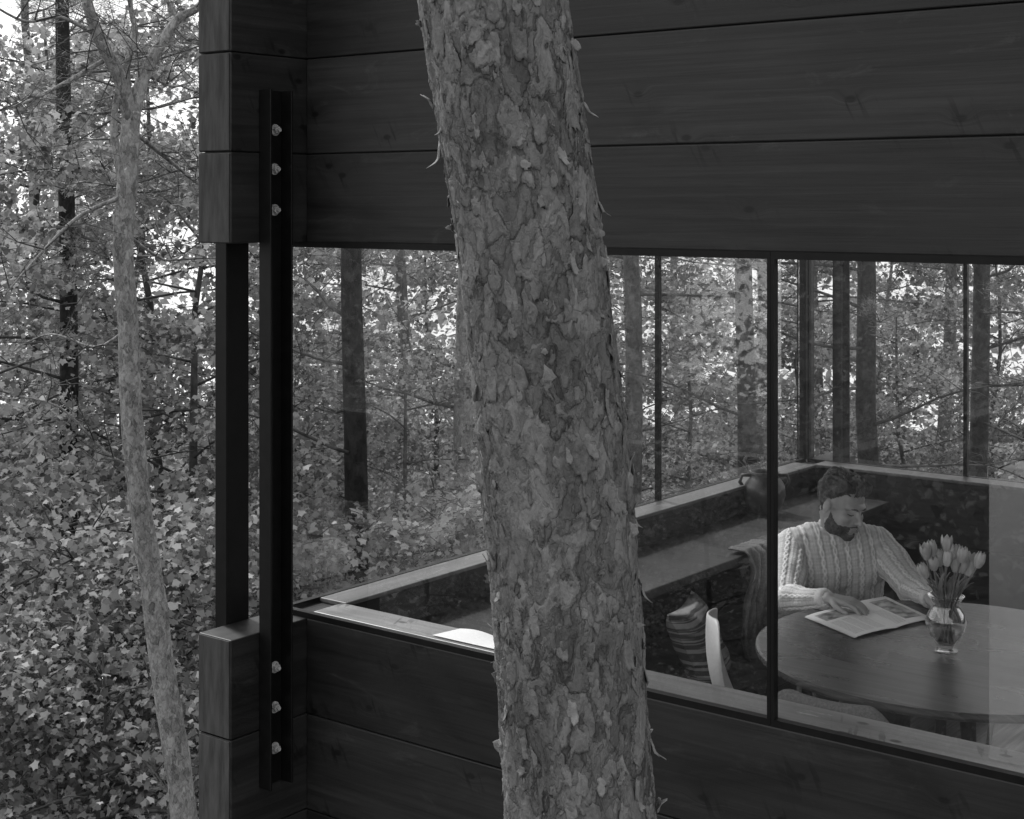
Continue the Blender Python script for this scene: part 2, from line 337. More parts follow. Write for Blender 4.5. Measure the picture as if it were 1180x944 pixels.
# ------------------------------------------------------------ ground and added lake
ADDED_LAKE_AZ = math.atan2(F.y, F.x)
def shore(x, y):
    a = (math.atan2(y-2, x-2)-ADDED_LAKE_AZ+PI) % (2*PI)-PI
    return max(0.0, min(1.0, (1.25-abs(a))/.25))
def gz(x, y):
    r = math.hypot(x-2, y-1.7)
    return -3.2-.16*min(max(r-4, 0), 25) - .12*min(max(r-58, 0), 30)*shore(x, y) + .25*math.sin(x*.5+1)*math.cos(y*.43) + .1*math.sin(x*1.7)*math.sin(y*1.3)
def gzn(x, y):
    r = np.hypot(x-2, y-1.7)
    return -3.2-.16*np.clip(r-4, 0, 25) + .25*np.sin(x*.5+1)*np.cos(y*.43) + .1*np.sin(x*1.7)*np.sin(y*1.3)
mb = MB(); n = 140; vs = []; u = np.linspace(-1, 1, n+1); xs = 9*np.sinh(u*5.2)
for j in range(n+1):
    for i in range(n+1): vs.append((xs[i], xs[j], gz(xs[i], xs[j])))
fs = [(j*(n+1)+i, j*(n+1)+i+1, (j+1)*(n+1)+i+1, (j+1)*(n+1)+i) for j in range(n) for i in range(n)]
mb.add(vs, fs); tag(mb.build('ground', M['soil'], smooth=True), None, None, kind='structure')
mb = MB(); mb.add([(2+r_*math.cos(ADDED_LAKE_AZ-1.25+2.5*k/40), 2+r_*math.sin(ADDED_LAKE_AZ-1.25+2.5*k/40), -8.1) for r_ in (50, 2400) for k in range(41)], [(k, k+1, 41+k+1, 41+k) for k in range(40)])  # no known lake here; bright sheet added behind the trees for light gaps
tag(mb.build('water', M['added_lake']), None, None, kind='structure')

# ------------------------------------------------------------ house
house = thing('timber_house', 'dark stained timber house with long ribbon windows at its corner', 'house', (2.3, 1.75, -3.2))
LOW = [-.248, .039, .326, .613, .90]; HIGH = [2.03, 2.294, 2.58, 2.867, 3.154, 3.44]
X1 = 4.8; Y1 = 3.49; gp = .0014
def logs(name, mat, zs, x0, x1, y0, y1):
    b = MB()
    for a, c in zip(zs[:-1], zs[1:]): b.box(x0, x1, y0, y1, a+gp, c-gp)
    b.box(x0+.012, x1-.012, y0+.012, y1-.012, zs[0]+.006, zs[-1]-.006)
    return b.build(name, mat, house, bevel=.0035)
for zs, nm in ((LOW, 'parapet_wall'), (HIGH, 'lintel_wall')):
    logs(nm, M['log_x'], zs, .001, X1-.001, 0, .14)
    logs(nm, M['log_y'], zs, -.138, 0, -.300, 3.79)
    logs(nm, M['log_x'], zs, .001, X1-.001, Y1-.14, Y1)
    b = MB()
    for a, c in zip(zs[:-1], zs[1:]): b.box(-.134, -.004, -.304, -.3005, a+.004, c-.004)
    b.build('end_grain', M['log_end'], house, bevel=.002)
b = MB()
for a, c in zip(LOW[:-1]+[.9]+HIGH[:-1], LOW[1:]+[2.03]+HIGH[1:]): b.box(X1, X1+.14, -.3, 3.79, a+gp, c-gp)
b.box(X1+.012, X1+.128, -.288, 3.778, -.24, 3.43)
b.build('gable_wall', M['log_y'], house, bevel=.005)
b = MB(); b.box(.003, X1-.003, .143, Y1-.143, -.12, 0); b.build('floor', M['floor'], house)
b = MB(); b.box(.003, X1-.003, .143, Y1-.143, 2.55, 2.62); b.build('ceiling', M['ceil'], house)
b = MB(); b.box(-.2, X1+.2, -.35, Y1+.35, 3.446, 3.60); b.build('roof', M['steel'], house, bevel=.01)
b = MB(); b.box(.25, X1-.1, .3, Y1-.2, -4.6, -.25); b.build('foundation', M['concrete'], house)
b = MB(); b.box(.0, X1, .028, .155, .9005, .914); b.build('window_ledge', M['ledge'], house, bevel=.003)
b = MB(); b.box(-.10, .012, .158, Y1-.16, .9005, .914); b.build('window_ledge', M['ledge_y'], house, bevel=.003)
b = MB(); b.box(.0, X1, Y1-.155, Y1-.035, .9005, .914); b.build('window_ledge', M['ledge_y'], house, bevel=.003)
def window(axis, a0, a1, c, left=True):
    fr = MB(); t = .0085; z0, z1 = .8955, 2.0345; d0, d1 = c-.011, c+.011
    def bx(p0, p1, q0, q1):
        if axis == 0: fr.box(p0, p1, d0, d1, q0, q1)
        else: fr.box(d0, d1, p0, p1, q0, q1)
    zb, zt = .915, 2.014
    if left: bx(a0, a0+t, z0, z1)
    ta = t if left else 0
    bx(a1-t, a1, z0, z1); bx(a0+ta, a1-t, z0, zb); bx(a0+ta, a1-t, zt, z1)
    w_ = fr.build('window', M['frame'], house)
    p = MB()
    if axis == 0: p.add([(a0+ta, c, zb), (a1-t, c, zb), (a1-t, c, zt), (a0+ta, c, zt)], [(0, 1, 2, 3)])
    else: p.add([(c, a0+ta, zb), (c, a1-t, zb), (c, a1-t, zt), (c, a0+ta, zt)], [(0, 1, 2, 3)])
    p.build('pane', M['glass'], w_)
for i, (a0, a1) in enumerate(((-.10, 1.56), (1.561, 3.12), (3.121, 4.798))): window(0, a0, a1, .013, i > 0)
for i, (a0, a1) in enumerate(((.026, 2.146), (2.147, 3.488-.035))): window(1, a0, a1, -.112, i > 0)
for a0, a1 in ((-.095, .687), (.688, 2.25), (2.251, 3.8), (3.801, 4.798)): window(0, a0, a1, Y1-.02)
def channel(x_in, s, y0, y1, z0, z1, bolts=True):
    b = MB(); t = .007; fl = .05
    def bx(xa, xb, ya, yb): b.box(min(xa, xb), max(xa, xb), ya, yb, z0, z1)
    bx(x_in+s*.0015, x_in+s*t, y0+t, y1-t); bx(x_in+s*.0015, x_in+s*fl, y0, y0+t); bx(x_in+s*.0015, x_in+s*fl, y1-t, y1)
    c = b.build('steel_channel', M['steel'], house, bevel=.0015)
    if bolts:
        for y in (150, 195, 242, 768, 814, 861):
            z = CAM.z-(y-233)/FOC*4.53
            q = MB(); yc = y1-.034+random.uniform(-.002, .002)
            def cyl(xa, xb, r, n, ph=0):
                v = [(x, yc+r*math.cos(2*PI*k/n+ph), z+r*math.sin(2*PI*k/n+ph)) for x in (xa, xb) for k in range(n)]
                q.add(v, [(k, (k+1) % n, n+(k+1) % n, n+k) for k in range(n)]+[tuple(range(n)), tuple(range(2*n-1, n-1, -1))])
            cyl(x_in+s*t, x_in+s*(t+.003), .017, 20); cyl(x_in+s*(t+.003), x_in+s*(t+.014), .0115, 6, random.random()); cyl(x_in+s*(t+.014), x_in+s*(t+.022), .006, 12)
            q.build('bolt', M['bolt'], c)
channel(0, 1, -.193, -.103, .447, 2.477)
channel(-.138, -1, -.193, -.103, .447, 2.477, False)
channel(0, 1, 3.53, 3.62, .447, 2.477, False)
channel(-.138, -1, 3.53, 3.62, .447, 2.477, False)
b = MB(); b.box(.002, .40, .35, 3.3, .755, .79); b.build('wall_shelf', M['inner'], house, bevel=.004)

# ------------------------------------------------------------ foreground pine trunk
TD = 2.2
def tc_(z):
    u = (2.438-z)/1.168
    xc = -.0268+.124*u+.018*math.sin(PI*min(max(u, 0), 1)) 
    return cf(xc, TD+.02*math.sin(z*1.3), z)
def tr_(z): return .107 + .012*(1.85-z)/3
fg = thing('pine_tree', 'large flaky barked pine trunk close up, crossing in front of the window', 'tree', tc_(-3.3))
m2, nt, nd, lk = newmat('loose bark scale')
tc = N(nt, 'ShaderNodeTexCoord'); n1 = N(nt, 'ShaderNodeTexNoise'); n1.inputs['Scale'].default_value = 60; n1.inputs['Detail'].default_value = 12; n1.inputs['Roughness'].default_value = .75; lk.new(tc.outputs['Object'], n1.inputs['Vector'])
at = N(nt, 'ShaderNodeAttribute', attribute_name='tone')
cr = ramp(nt, [(.26, .05), (1.0, .38)]); lk.new(math_n(nt, 'ADD', math_n(nt, 'MULTIPLY', n1.outputs['Fac'], .9), math_n(nt, 'MULTIPLY', at.outputs['Fac'], .22)), cr.inputs[0])
bs = N(nt, 'ShaderNodeBsdfPrincipled'); bs.inputs['Roughness'].default_value = .75; bs.inputs['Specular IOR Level'].default_value = .25; lk.new(cr.outputs[0], bs.inputs['Base Color'])
bp = N(nt, 'ShaderNodeBump'); bp.inputs['Strength'].default_value = 1; bp.inputs['Distance'].default_value = .006; lk.new(n1.outputs['Fac'], bp.inputs['Height']); lk.new(bp.outputs[0], bs.inputs['Normal'])
o = N(nt, 'ShaderNodeOutputMaterial'); lk.new(bs.outputs[0], o.inputs[0]); M['scale'] = m2
zs = list(np.linspace(-3.6, .9, 30)) + list(np.arange(.95, 2.75, .0028)) + list(np.linspace(2.8, 9.5, 40))
nn = 280; vs = []
for z in zs:
    c = tc_(z); r = tr_(z) if z < 3 else max(tr_(3)-(z-3)*.012, .02)
    for k in range(nn):
        th = 2*PI*k/nn; q = Vector((math.cos(th)*2, math.sin(th)*2, z*3)); rr = r*(1+.05*noise.noise(q)+.02*noise.noise(q*3))
        vs.append((c.x+rr*math.cos(th), c.y+rr*math.sin(th), z))
fs = [(i*nn+k, i*nn+(k+1) % nn, (i+1)*nn+(k+1) % nn, (i+1)*nn+k) for i in range(len(zs)-1) for k in range(nn)]
mb = MB(); mb.add(vs, fs); trunk = mb.build('trunk', M['nearbark'], fg, smooth=True)
mb = MB()
def scale_(th, z, w_, h_, lift, curl, ph0, base, tone):
    r0 = tr_(z); NP = 18; rings = (.0, .45, .8, 1.0); vs = []; fs = []; sd_ = random.random()*50
    rad = []
    for k in range(NP):
        a = 2*PI*k/NP
        rad.append(1+.5*noise.noise(Vector((sd_+math.cos(a)*1.1, math.sin(a)*1.1, sd_)))+.40*noise.noise(Vector((sd_+math.cos(a)*3.3, math.sin(a)*3.3, sd_)))+random.uniform(-.13, .13))
    for ri, rho in enumerate(rings):
        for k in range(NP):
            a = 2*PI*k/NP; s = rho*rad[k]*math.cos(a); t = rho*rad[k]*math.sin(a)
            e = s*math.cos(ph0)+t*math.sin(ph0)
            out = base + lift*(e+1)/2 + curl*min(max(0, e-.25)**2*1.3, 1.1) - (.003 if ri == len(rings)-1 and e < .3 else 0)
            zz = z+t*h_; cc = tc_(zz); q = Vector((math.cos(th)*2, math.sin(th)*2, zz*3)); r = tr_(zz)*(1+.05*noise.noise(q))+out+.0012*noise.noise(Vector((s*2, t*2, sd_)))
            ang = th+s*w_/r0; vs.append((cc.x+r*math.cos(ang), cc.y+r*math.sin(ang), zz))
            if ri == 0: break
    for k in range(NP): fs.append((0, 1+k, 1+(k+1) % NP))
    for ri in range(len(rings)-2):
        for k in range(NP):
            a = 1+ri*NP; fs.append((a+k, a+NP+k, a+NP+(k+1) % NP, a+(k+1) % NP))
    mb.add(vs, fs, tone)
for i in range(1000):
    z = random.uniform(1.0, 2.7); th = random.uniform(0, 2*PI)
    big = random.random()
    w_ = random.uniform(.004, .010)*(1+.6*big); h_ = w_*random.uniform(1.2, 2.6)
    scale_(th, z, w_, h_, random.uniform(.0, .002), random.uniform(0, .0035), random.choice([-PI/2, -PI/2, PI/2, random.uniform(0, 2*PI)])+random.uniform(-.6, .6), random.uniform(-.003, .0008), random.random()*.8)
for i in range(170):
    z = random.uniform(1.1, 2.6); th = random.uniform(0, 2*PI); w_ = random.uniform(.004, .009)
    scale_(th, z, w_, w_*random.uniform(1, 2.4), random.uniform(.001, .004), random.uniform(.003, .008), random.choice([-PI/2, PI/2, 0, PI])+random.uniform(-.5, .5), .001, .6+random.random()*.6)
def sil(px, py, side, w_, curl):
    z = CAM.z-(py-233)/FOC*TD
    v = -R if side < 0 else R; th = math.atan2(v.y, v.x)
    scale_(th+random.uniform(-.1, .1), z, w_, w_*.9, .008, curl, random.uniform(-.4, .4)+PI/2*random.choice((1, -1)), .003, 1.0)
for px, py, s_, w_, cu in ((488, 178, -1, .020, .016), (490, 118, -1, .012, .009), (698, 240, 1, .013, .010), (548, 560, -1, .012, .007), (745, 690, 1, .013, .008), (760, 870, 1, .015, .010), (765, 935, 1, .012, .010), (676, 125, 1, .011, .007)):
    sil(px, py, s_, w_, cu)
lb = mb.build('bark_scales', M['scale'], fg, smooth=True)
so_ = lb.modifiers.new('thick', 'SOLIDIFY'); so_.thickness = .0007

# ------------------------------------------------------------ generic trees
def needles(P, per, ln, wd):
    n = len(P); Q = np.repeat(P, per, axis=0)+rng.normal(size=(n*per, 3))*.03
    d = rng.normal(size=(n*per, 3)); d[:, 2] = np.abs(d[:, 2])*.6+.1; d /= np.linalg.norm(d, axis=1)[:, None]
    s = np.cross(d, rng.normal(size=(n*per, 3))); s /= np.linalg.norm(s, axis=1)[:, None]
    L = ln*(.7+.6*rng.random(n*per))[:, None]
    V = np.stack([Q-s*wd, Q+s*wd, Q+d*L], axis=1)
    return V.reshape(-1, 3)
def make_maple(name, label, H, Rr, nleaf, lsize, mat, shape=MAPLE):
    root = thing(name, label, 'tree', local=True)
    b = MB(); pts = [Vector((0, 0, -.4))]; x = y = 0
    for i in range(1, 9):
        x += random.uniform(-.12, .12)*H/7; y += random.uniform(-.12, .12)*H/7; pts.append(Vector((x, y, H*.93*i/8)))
    b.tube(pts, [.065*(1-i/9.5)*H/7 for i in range(9)], 8)
    anchors = []
    nl = 30
    for i in range(nl):
        f = .10+.88*i/nl; k = f*8; j = min(int(k), 7); p = pts[j].lerp(pts[j+1], k-j)
        az = i*2.4+random.uniform(-.4, .4); L = Rr*(.45+.75*math.sin(PI*min(f*.85+.12, 1)))*random.uniform(.7, 1.15)
        lp = [p]; d = Vector((math.cos(az), math.sin(az), random.uniform(.2, .7)))
        for q in range(5):
            d += Vector((random.uniform(-.25, .25), random.uniform(-.25, .25), -.10)); lp.append(lp[-1]+d.normalized()*L/5)
        b.tube(lp, [.018*(1-f*.5)*(1-q/6) for q in range(6)], 5)
        for q in range(2, 6):
            for t_ in range(3):
                dd = Vector((random.uniform(-1, 1), random.uniform(-1, 1), random.uniform(-.3, .5))).normalized()
                e = lp[q]+dd*random.uniform(.25, .6)*Rr/2; b.tube([lp[q], lp[q].lerp(e, .5)+Vector((0, 0, .04)), e], [.005, .0035, .002], 3)
                for a in (.35, .65, .85, 1.0): anchors.append(lp[q].lerp(e, a))
    b.build('trunk', M['twig'] if mat is M['leaf'] else M['bark_dark'], root, smooth=True)
    A = np.array(anchors); idx = rng.integers(0, len(A), nleaf)
    wgt = rng.random(len(A))**1.5; keep = rng.random(nleaf) < wgt[idx]; idx = idx[keep]
    P = A[idx]+rng.normal(size=(len(idx), 3))*np.array([.13, .13, .05])
    tone = np.clip(.45+.30*vnoise(P, 2.2)+.26*rng.normal(size=len(P)), 0, 1)
    fast('crown', leaf_verts(P, lsize, shape, .58), len(shape), tone, mat, root)
    return root
def make_pine(name, label, H, r0, crown0, nc, bark):
    root = thing(name, label, 'tree', local=True)
    b = MB(); pts = [Vector((0, 0, -.5))]; x = y = 0
    for i in range(1, 15):
        x += random.uniform(-.07, .07); y += random.uniform(-.07, .07); pts.append(Vector((x, y, H*i/14)))
    b.tube(pts, [r0*(1-.9*(i/14)**1.3) for i in range(15)], 12)
    b.build('trunk', bark, root, smooth=True)
    br = MB(); anchors = []
    for i in range(34):
        f = .18+.8*i/34; k = f*14; j = min(int(k), 13); p = pts[j].lerp(pts[j+1], k-j); az = random.uniform(0, 2*PI)
        live = f > crown0
        L = random.uniform(.8, 1.9)*(1.0 if not live else 1.5*(1.25-f)+.35)
        d = Vector((math.cos(az), math.sin(az), random.uniform(-.1, .35))); lp = [p]
        for q in range(6):
            d += Vector((random.uniform(-.35, .35), random.uniform(-.35, .35), random.uniform(-.15, .25))); d.normalize(); lp.append(lp[-1]+d*L/6)
        br.tube(lp, [.017*(1-q/7.5) for q in range(7)], 5)
        for q in range(1, 7):
            for t_ in range(2 if not live else 3):
                dd = Vector((random.uniform(-1, 1), random.uniform(-1, 1), random.uniform(-.3, .6))).normalized()
                e = lp[q]+dd*random.uniform(.2, .55); mdl = lp[q].lerp(e, .5)+Vector((random.uniform(-.05, .05), random.uniform(-.05, .05), .03))
                br.tube([lp[q], mdl, e], [.005, .0035, .002], 3)
                if live:
                    for a in (.4, .6, .8, 1): anchors.append(lp[q].lerp(e, a)+Vector((random.gauss(0, .04), random.gauss(0, .04), random.gauss(0, .04))))
    br.build('branches', M['twig'], root, smooth=True)
    A = np.array(anchors)
    V = needles(A, nc, .075, .0022); n_ = len(V)//3
    fast('crown', V, 3, np.clip(.5+.25*rng.normal(size=n_), 0, 1), M['needle'], root)
    return root
def put(root, px, d, H0, top_py=None, rz=None, label=None, sc=None, group=None, first=False):
    p = C(px, 400, d); z = gz(p.x, p.y)
    if sc is None: sc = (CAM.z-(top_py-233)/FOC*d - z)/H0
    rz = random.uniform(0, 6.28) if rz is None else rz
    if first:
        root.location = (p.x, p.y, z); root.rotation_euler = (0, 0, rz); root.scale = (sc,)*3; root['label'] = label
        if group: root['group'] = group
        return root
    return dup(root, (p.x, p.y, z), rz, sc, label, group)
mapA = make_maple('maple_tree', '', 7.0, 1.7, 36000, .056, M['leaf'])
mapB = make_maple('maple_tree', '', 7.0, 1.9, 36000, .054, M['leaf'])
mapC = make_maple('shrubby_tree', '', 7.0, 1.8, 26000, .060, M['leaf_dark'], HEX)
bush = make_maple('maple_sapling', '', 3.2, 1.3, 26000, .044, M['leaf'])
pinA = make_pine('pine_tree', '', 15, .11, .36, 30, M['bark'])
pinB = make_pine('pine_tree', '', 14, .10, .44, 26, M['bark_light'])
pinC = make_pine('pine_tree', '', 15, .11, .36, 26, M['bark_dark'])
used = set()
def place(root, *a, **k):
    k['first'] = root.name not in used; used.add(root.name); return put(root, *a, **k)
for r_, px, d, H0, top, lab in (
    (mapA, 25, 12.5, 7, 90, 'broad leafed maple at the left picture edge, beyond the nearest slender pine'),
    (mapB, 205, 13.5, 7, 60, 'maple filling the gap between the slender pine and the house corner'),
    (mapA, 110, 16.0, 7, -20, 'taller maple behind the dark pine trunk on the left'),
    (mapB, 20, 19.0, 7, -60, 'tall maple with its crown in the top left corner of the picture'),
    (mapA, 200, 20.0, 7, -40, 'tall distant maple just left of the upper house corner'),
    (mapC, 60, 21.0, 7, 330, 'dark leaved tree far back at the left edge'),
    (mapB, 470, 12.5, 7, 330, 'pale leaved maple seen through the left pane beside the foreground trunk'),
    (mapA, 365, 15.5, 7, 370, 'maple seen through the leftmost part of the left pane'),
    (mapB, 430, 20.0, 7, 200, 'taller maple deep in the wood behind the left pane'),
    (mapC, 500, 24.0, 7, 190, 'dark leaved tree deep in the wood left of the foreground trunk'),
    (mapB, 590, 16.0, 7, 300, 'maple mostly hidden behind the foreground trunk'),
    (mapA, 790, 16.5, 7, 280, 'maple seen through the panes left of the central window bar'),
    (mapC, 730, 21.0, 7, 220, 'dark leaved tree right of the foreground trunk, behind the house'),
    (mapC, 860, 24.0, 7, 180, 'dark leaved tree far behind the two close pines'),
    (mapB, 930, 18.0, 7, 300, 'maple behind the rear corner of the room'),
    (mapA, 1065, 16.5, 7, 300, 'bright maple seen above the head of the reading man, to his right'),
    (mapA, 1000, 24.0, 7, 190, 'tall distant maple above the head of the reading man'),
    (mapC, 1150, 22.0, 7, 220, 'dark leaved tree at the right picture edge behind the rear window'),
    (mapB, 1190, 15.5, 7, 370, 'maple at the right picture edge, lower than its neighbours')):
    place(r_, px, d, H0, top_py=top, label=lab)
for px, d, top, lab in ((10, 9.6, 620, 'sapling with pale leaves in the bottom left corner'),
    (120, 9.2, 690, 'low leafy sapling at the foot of the slender pine, left side'),
    (215, 10.2, 560, 'leafy sapling between slender pine and the parapet corner'),
    (70, 11.2, 500, 'sapling standing behind the bottom left corner leaves'),
    (470, 10.8, 560, 'leafy sapling showing just above the side window ledge')):
    place(bush, px, d, 3.2, top_py=top, label=lab)
for r_, px, d, sc, lab in (
    (pinC, 85, 13.0, .92, 'dark pine trunk left of the slender pale pine'),
    (pinA, 35, 26.0, 1.2, 'thin far pine at the left edge of the picture'),
    (pinC, 388, 11.5, .95, 'dark pine trunk seen through the left pane near the corner post'),
    (pinB, 538, 13.0, 1.0, 'pale pine trunk just left of the foreground trunk, through the glass'),
    (pinA, 455, 19.0, .9, 'thin distant pine in the middle of the left pane'),
    (pinA, 715, 15.0, .95, 'pine just right of the foreground trunk, through the glass'),
    (pinC, 842, 14.5, 1.0, 'left one of two close pines left of the central window bar'),
    (pinA, 868, 19.0, 1.1, 'right one of two close pines left of the central window bar'),
    (pinC, 1006, 13.8, 1.0, 'dark pine trunk above the head of the reading man'),
    (pinC, 1141, 14.5, .95, 'pine trunk right of the thin bar of the rear window'),
    (pinA, 1090, 21.0, 1.0, 'distant pine left of the thin bar of the rear window'),
    (pinA, 935, 24.0, 1.0, 'distant pine between rear corner post and central window bar'),
    (pinB, 785, 23.0, .9, 'thin distant pine between two rear window bars')):
    place(r_, px, d, 15, sc=sc, label=lab)
for i, (x, y, s_) in enumerate(((-9, -11, .8), (-6.2, -9.5, 1), (-13, -13, .8), (-8, -16, .9), (-16, -11, .9), (-1.5, -15, 1), (-11.5, -15.5, 1))):
    r_ = (mapA, pinA, mapB, mapA, mapB, pinA, pinB)[i]
    dup(r_, (x, y, gz(x, y)), i*1.3, s_, 'tree on the slope in front of the house, outside the picture', 'trees mirrored in the window glass')

sp = thing('slender_pine_tree', 'slender pale pine leaning left, forking near the top left corner', 'tree', C(232, 1150, 8))
b = MB()
tr = [(238, 1190), (225, 1050), (212, 944), (197, 830), (178, 700), (158, 560), (147, 420), (143, 300), (146, 200), (152, 128)]
P = [C(x, y, 8) for x, y in tr]
def dens(P, rad, k=5):
    out = []; ro = []
    for i in range(len(P)-1):
        for j in range(k):
            t = j/k; a = P[max(i-1, 0)]; b_ = P[i]; c = P[i+1]; d = P[min(i+2, len(P)-1)]
            out.append(.5*((2*b_)+(c-a)*t+(2*a-5*b_+4*c-d)*t*t+(3*b_-a-3*c+d)*t**3)); ro.append(rad[i]*(1-t)+rad[i+1]*t)
    out.append(P[-1]); ro.append(rad[-1]); return out, ro
pp, rr = dens(P, [.085, .078, .072, .066, .062, .058, .056, .054, .052, .048], 12)
b.tube([p+Vector((noise.noise(p*2)*.02, noise.noise(p*2+Vector((5, 5, 5)))*.02, 0)) for p in pp], [r*(1+.12*noise.noise(p*7)) for p, r in zip(pp, rr)], 16)
def limb(pts_, r0, r1, d0=8, d1=8, n=7):
    Q = [C(x, y, d0+(d1-d0)*i/(len(pts_)-1)) for i, (x, y) in enumerate(pts_)]
    q, ra = dens(Q, [r0+(r1-r0)*i/(len(Q)-1) for i in range(len(Q))], 4); b.tube(q, ra, n); return q
L_ = []
L_.append(limb([(151, 138), (138, 90), (115, 45), (98, -10), (90, -120)], .042, .022, 8, 7.8, 9))
L_.append(limb([(152, 135), (165, 90), (183, 55), (205, 22), (232, 4), (260, -60)], .040, .014, 8, 8.3, 9))
L_.append(limb([(147, 240), (138, 190), (131, 150), (136, 100)], .032, .014, 8, 8.2, 8))
L_.append(limb([(150, 130), (146, 80), (156, 40), (150, 0), (160, -60)], .022, .01, 8, 8.2))
L_.append(limb([(152, 150), (195, 185), (235, 215), (285, 225)], .014, .005, 8, 8.8))
L_.append(limb([(146, 225), (90, 250), (40, 300), (5, 340)], .013, .004, 8, 7.5))
L_.append(limb([(135, 60), (85, 90), (30, 118), (-10, 130)], .014, .005, 8, 7.4))
L_.append(limb([(145, 270), (190, 300), (215, 290)], .010, .004, 8, 8.5))
L_.append(limb([(168, 85), (200, 100), (228, 90)], .010, .004, 8.1, 8.6))
L_.append(limb([(110, 40), (70, 20), (30, 25), (-10, 5)], .012, .005, 7.9, 7.4))
L_.append(limb([(205, 22), (190, -10), (200, -60)], .012, .006, 8.2, 8.2))
L_.append(limb([(146, 380), (110, 400), (60, 385), (20, 400)], .009, .003, 8, 8.6))
L_.append(limb([(155, 540), (120, 520), (70, 470), (10, 455)], .009, .003, 8, 7.6))
b.build('trunk', M['bark_light'], sp, smooth=True)
b = MB(); anc = []
for q in L_:
    for p in q[3::2]:
        for k in range(2):
            dd = Vector((random.uniform(-1, 1), random.uniform(-1, 1), random.uniform(-.4, .8))).normalized(); e = p+dd*random.uniform(.12, .45)
            mdl = p.lerp(e, .5)+Vector((random.gauss(0, .03), random.gauss(0, .03), random.gauss(0, .03)))
            b.tube([p, mdl, e], [.005, .003, .0018], 4)
            for t_ in range(2):
                e2 = mdl+Vector((random.uniform(-1, 1), random.uniform(-1, 1), random.uniform(-.3, .7))).normalized()*random.uniform(.08, .25); b.tube([mdl, e2], [.0025, .0012], 3)
                if p.z > 2.2: anc += [e2, e, e.lerp(e2, .5)]
b.build('branches', M['twig'], sp)
V = needles(np.array(anc), 9, .06, .0014); fast('crown', V, 3, rng.random(len(V)//3), M['needle'], sp)

# ------------------------------------------------------------ undergrowth and far wood
n = 125000
d = 9.3+17*rng.random(n)**.8; a = rng.uniform(-.42, .42, n)
X = CAM.x+d*(F.x+a*R.x); Y = CAM.y+d*(F.y+a*R.y); keep = ~((X > -1.6) & (X < 6) & (Y > -1.2) & (Y < 5.2)); X = X[keep]; Y = Y[keep]
n2 = 14000; X = np.concatenate([X, rng.uniform(-17, -3.5, n2)]); Y = np.concatenate([Y, rng.uniform(-18, -9, n2)])
P = np.stack([X, Y, np.zeros(len(X))], 1); hh = np.clip(.5+.8*vnoise(P, .9), .1, 1.6)
P[:, 2] = gzn(X, Y)+hh*rng.random(len(X))**.6
tone = np.clip(.30+.3*vnoise(P, 1.8)+.22*rng.normal(size=len(P)), 0, 1)
tag(fast('undergrowth', leaf_verts(P, .062, MAPLE, .58), 10, tone, M['leaf']), 'dense leafy undergrowth covering the slope below the trees', 'undergrowth', kind='stuff')
n = 130000
th = rng.uniform(0, 2*PI, n); d = rng.uniform(30, 58, n)
X = 2+d*np.cos(th); Y = 2+d*np.sin(th); P = np.stack([X, Y, X*0], 1)
top = .6+3.6*vnoise(P, .22)+1.8*vnoise(P, .9)
P[:, 2] = -7.5+(top+7.5)*rng.random(n)**.85
P = P[(vnoise(P, .55) > -.42) | (P[:, 2] < -6)]; n = len(P)
tone = np.clip(.4+.35*vnoise(P, .8)+.2*rng.normal(size=n), 0, 1)
tag(fast('distant_wood', leaf_verts(P, .32, RHOMB, .5), 4, tone, M['leaf']), 'distant wooded valley showing between the nearer trunks', 'wood', kind='stuff')

# ------------------------------------------------------------ table
TB = cf((1100-590)/FOC*4.85, 4.85, 0)
tb = thing('round_table', 'round dark wooden table in front of the reading man', 'table', TB)
b = MB(); b.lathe([(0.001, .712), (.60, .712), (.617, .718), (.62, .726), (.618, .736), (.610, .740), (0.001, .740)], TB, 96)
b.build('tabletop', M['table'], tb, smooth=False)
for k in range(4):
    a = k*PI/2+.5; b = MB(); p0 = TB+Vector((math.cos(a)*.30, math.sin(a)*.30, .71)); p1 = TB+Vector((math.cos(a)*.46, math.sin(a)*.46, .0)); b.tube([p0, p1], [.024, .015], 12); b.build('leg', M['table_edge'], tb, smooth=True)
b = MB(); b.lathe([(.31, .675), (.33, .675), (.33, .711), (.31, .711)], TB, 48); b.build('apron', M['table_edge'], tb)

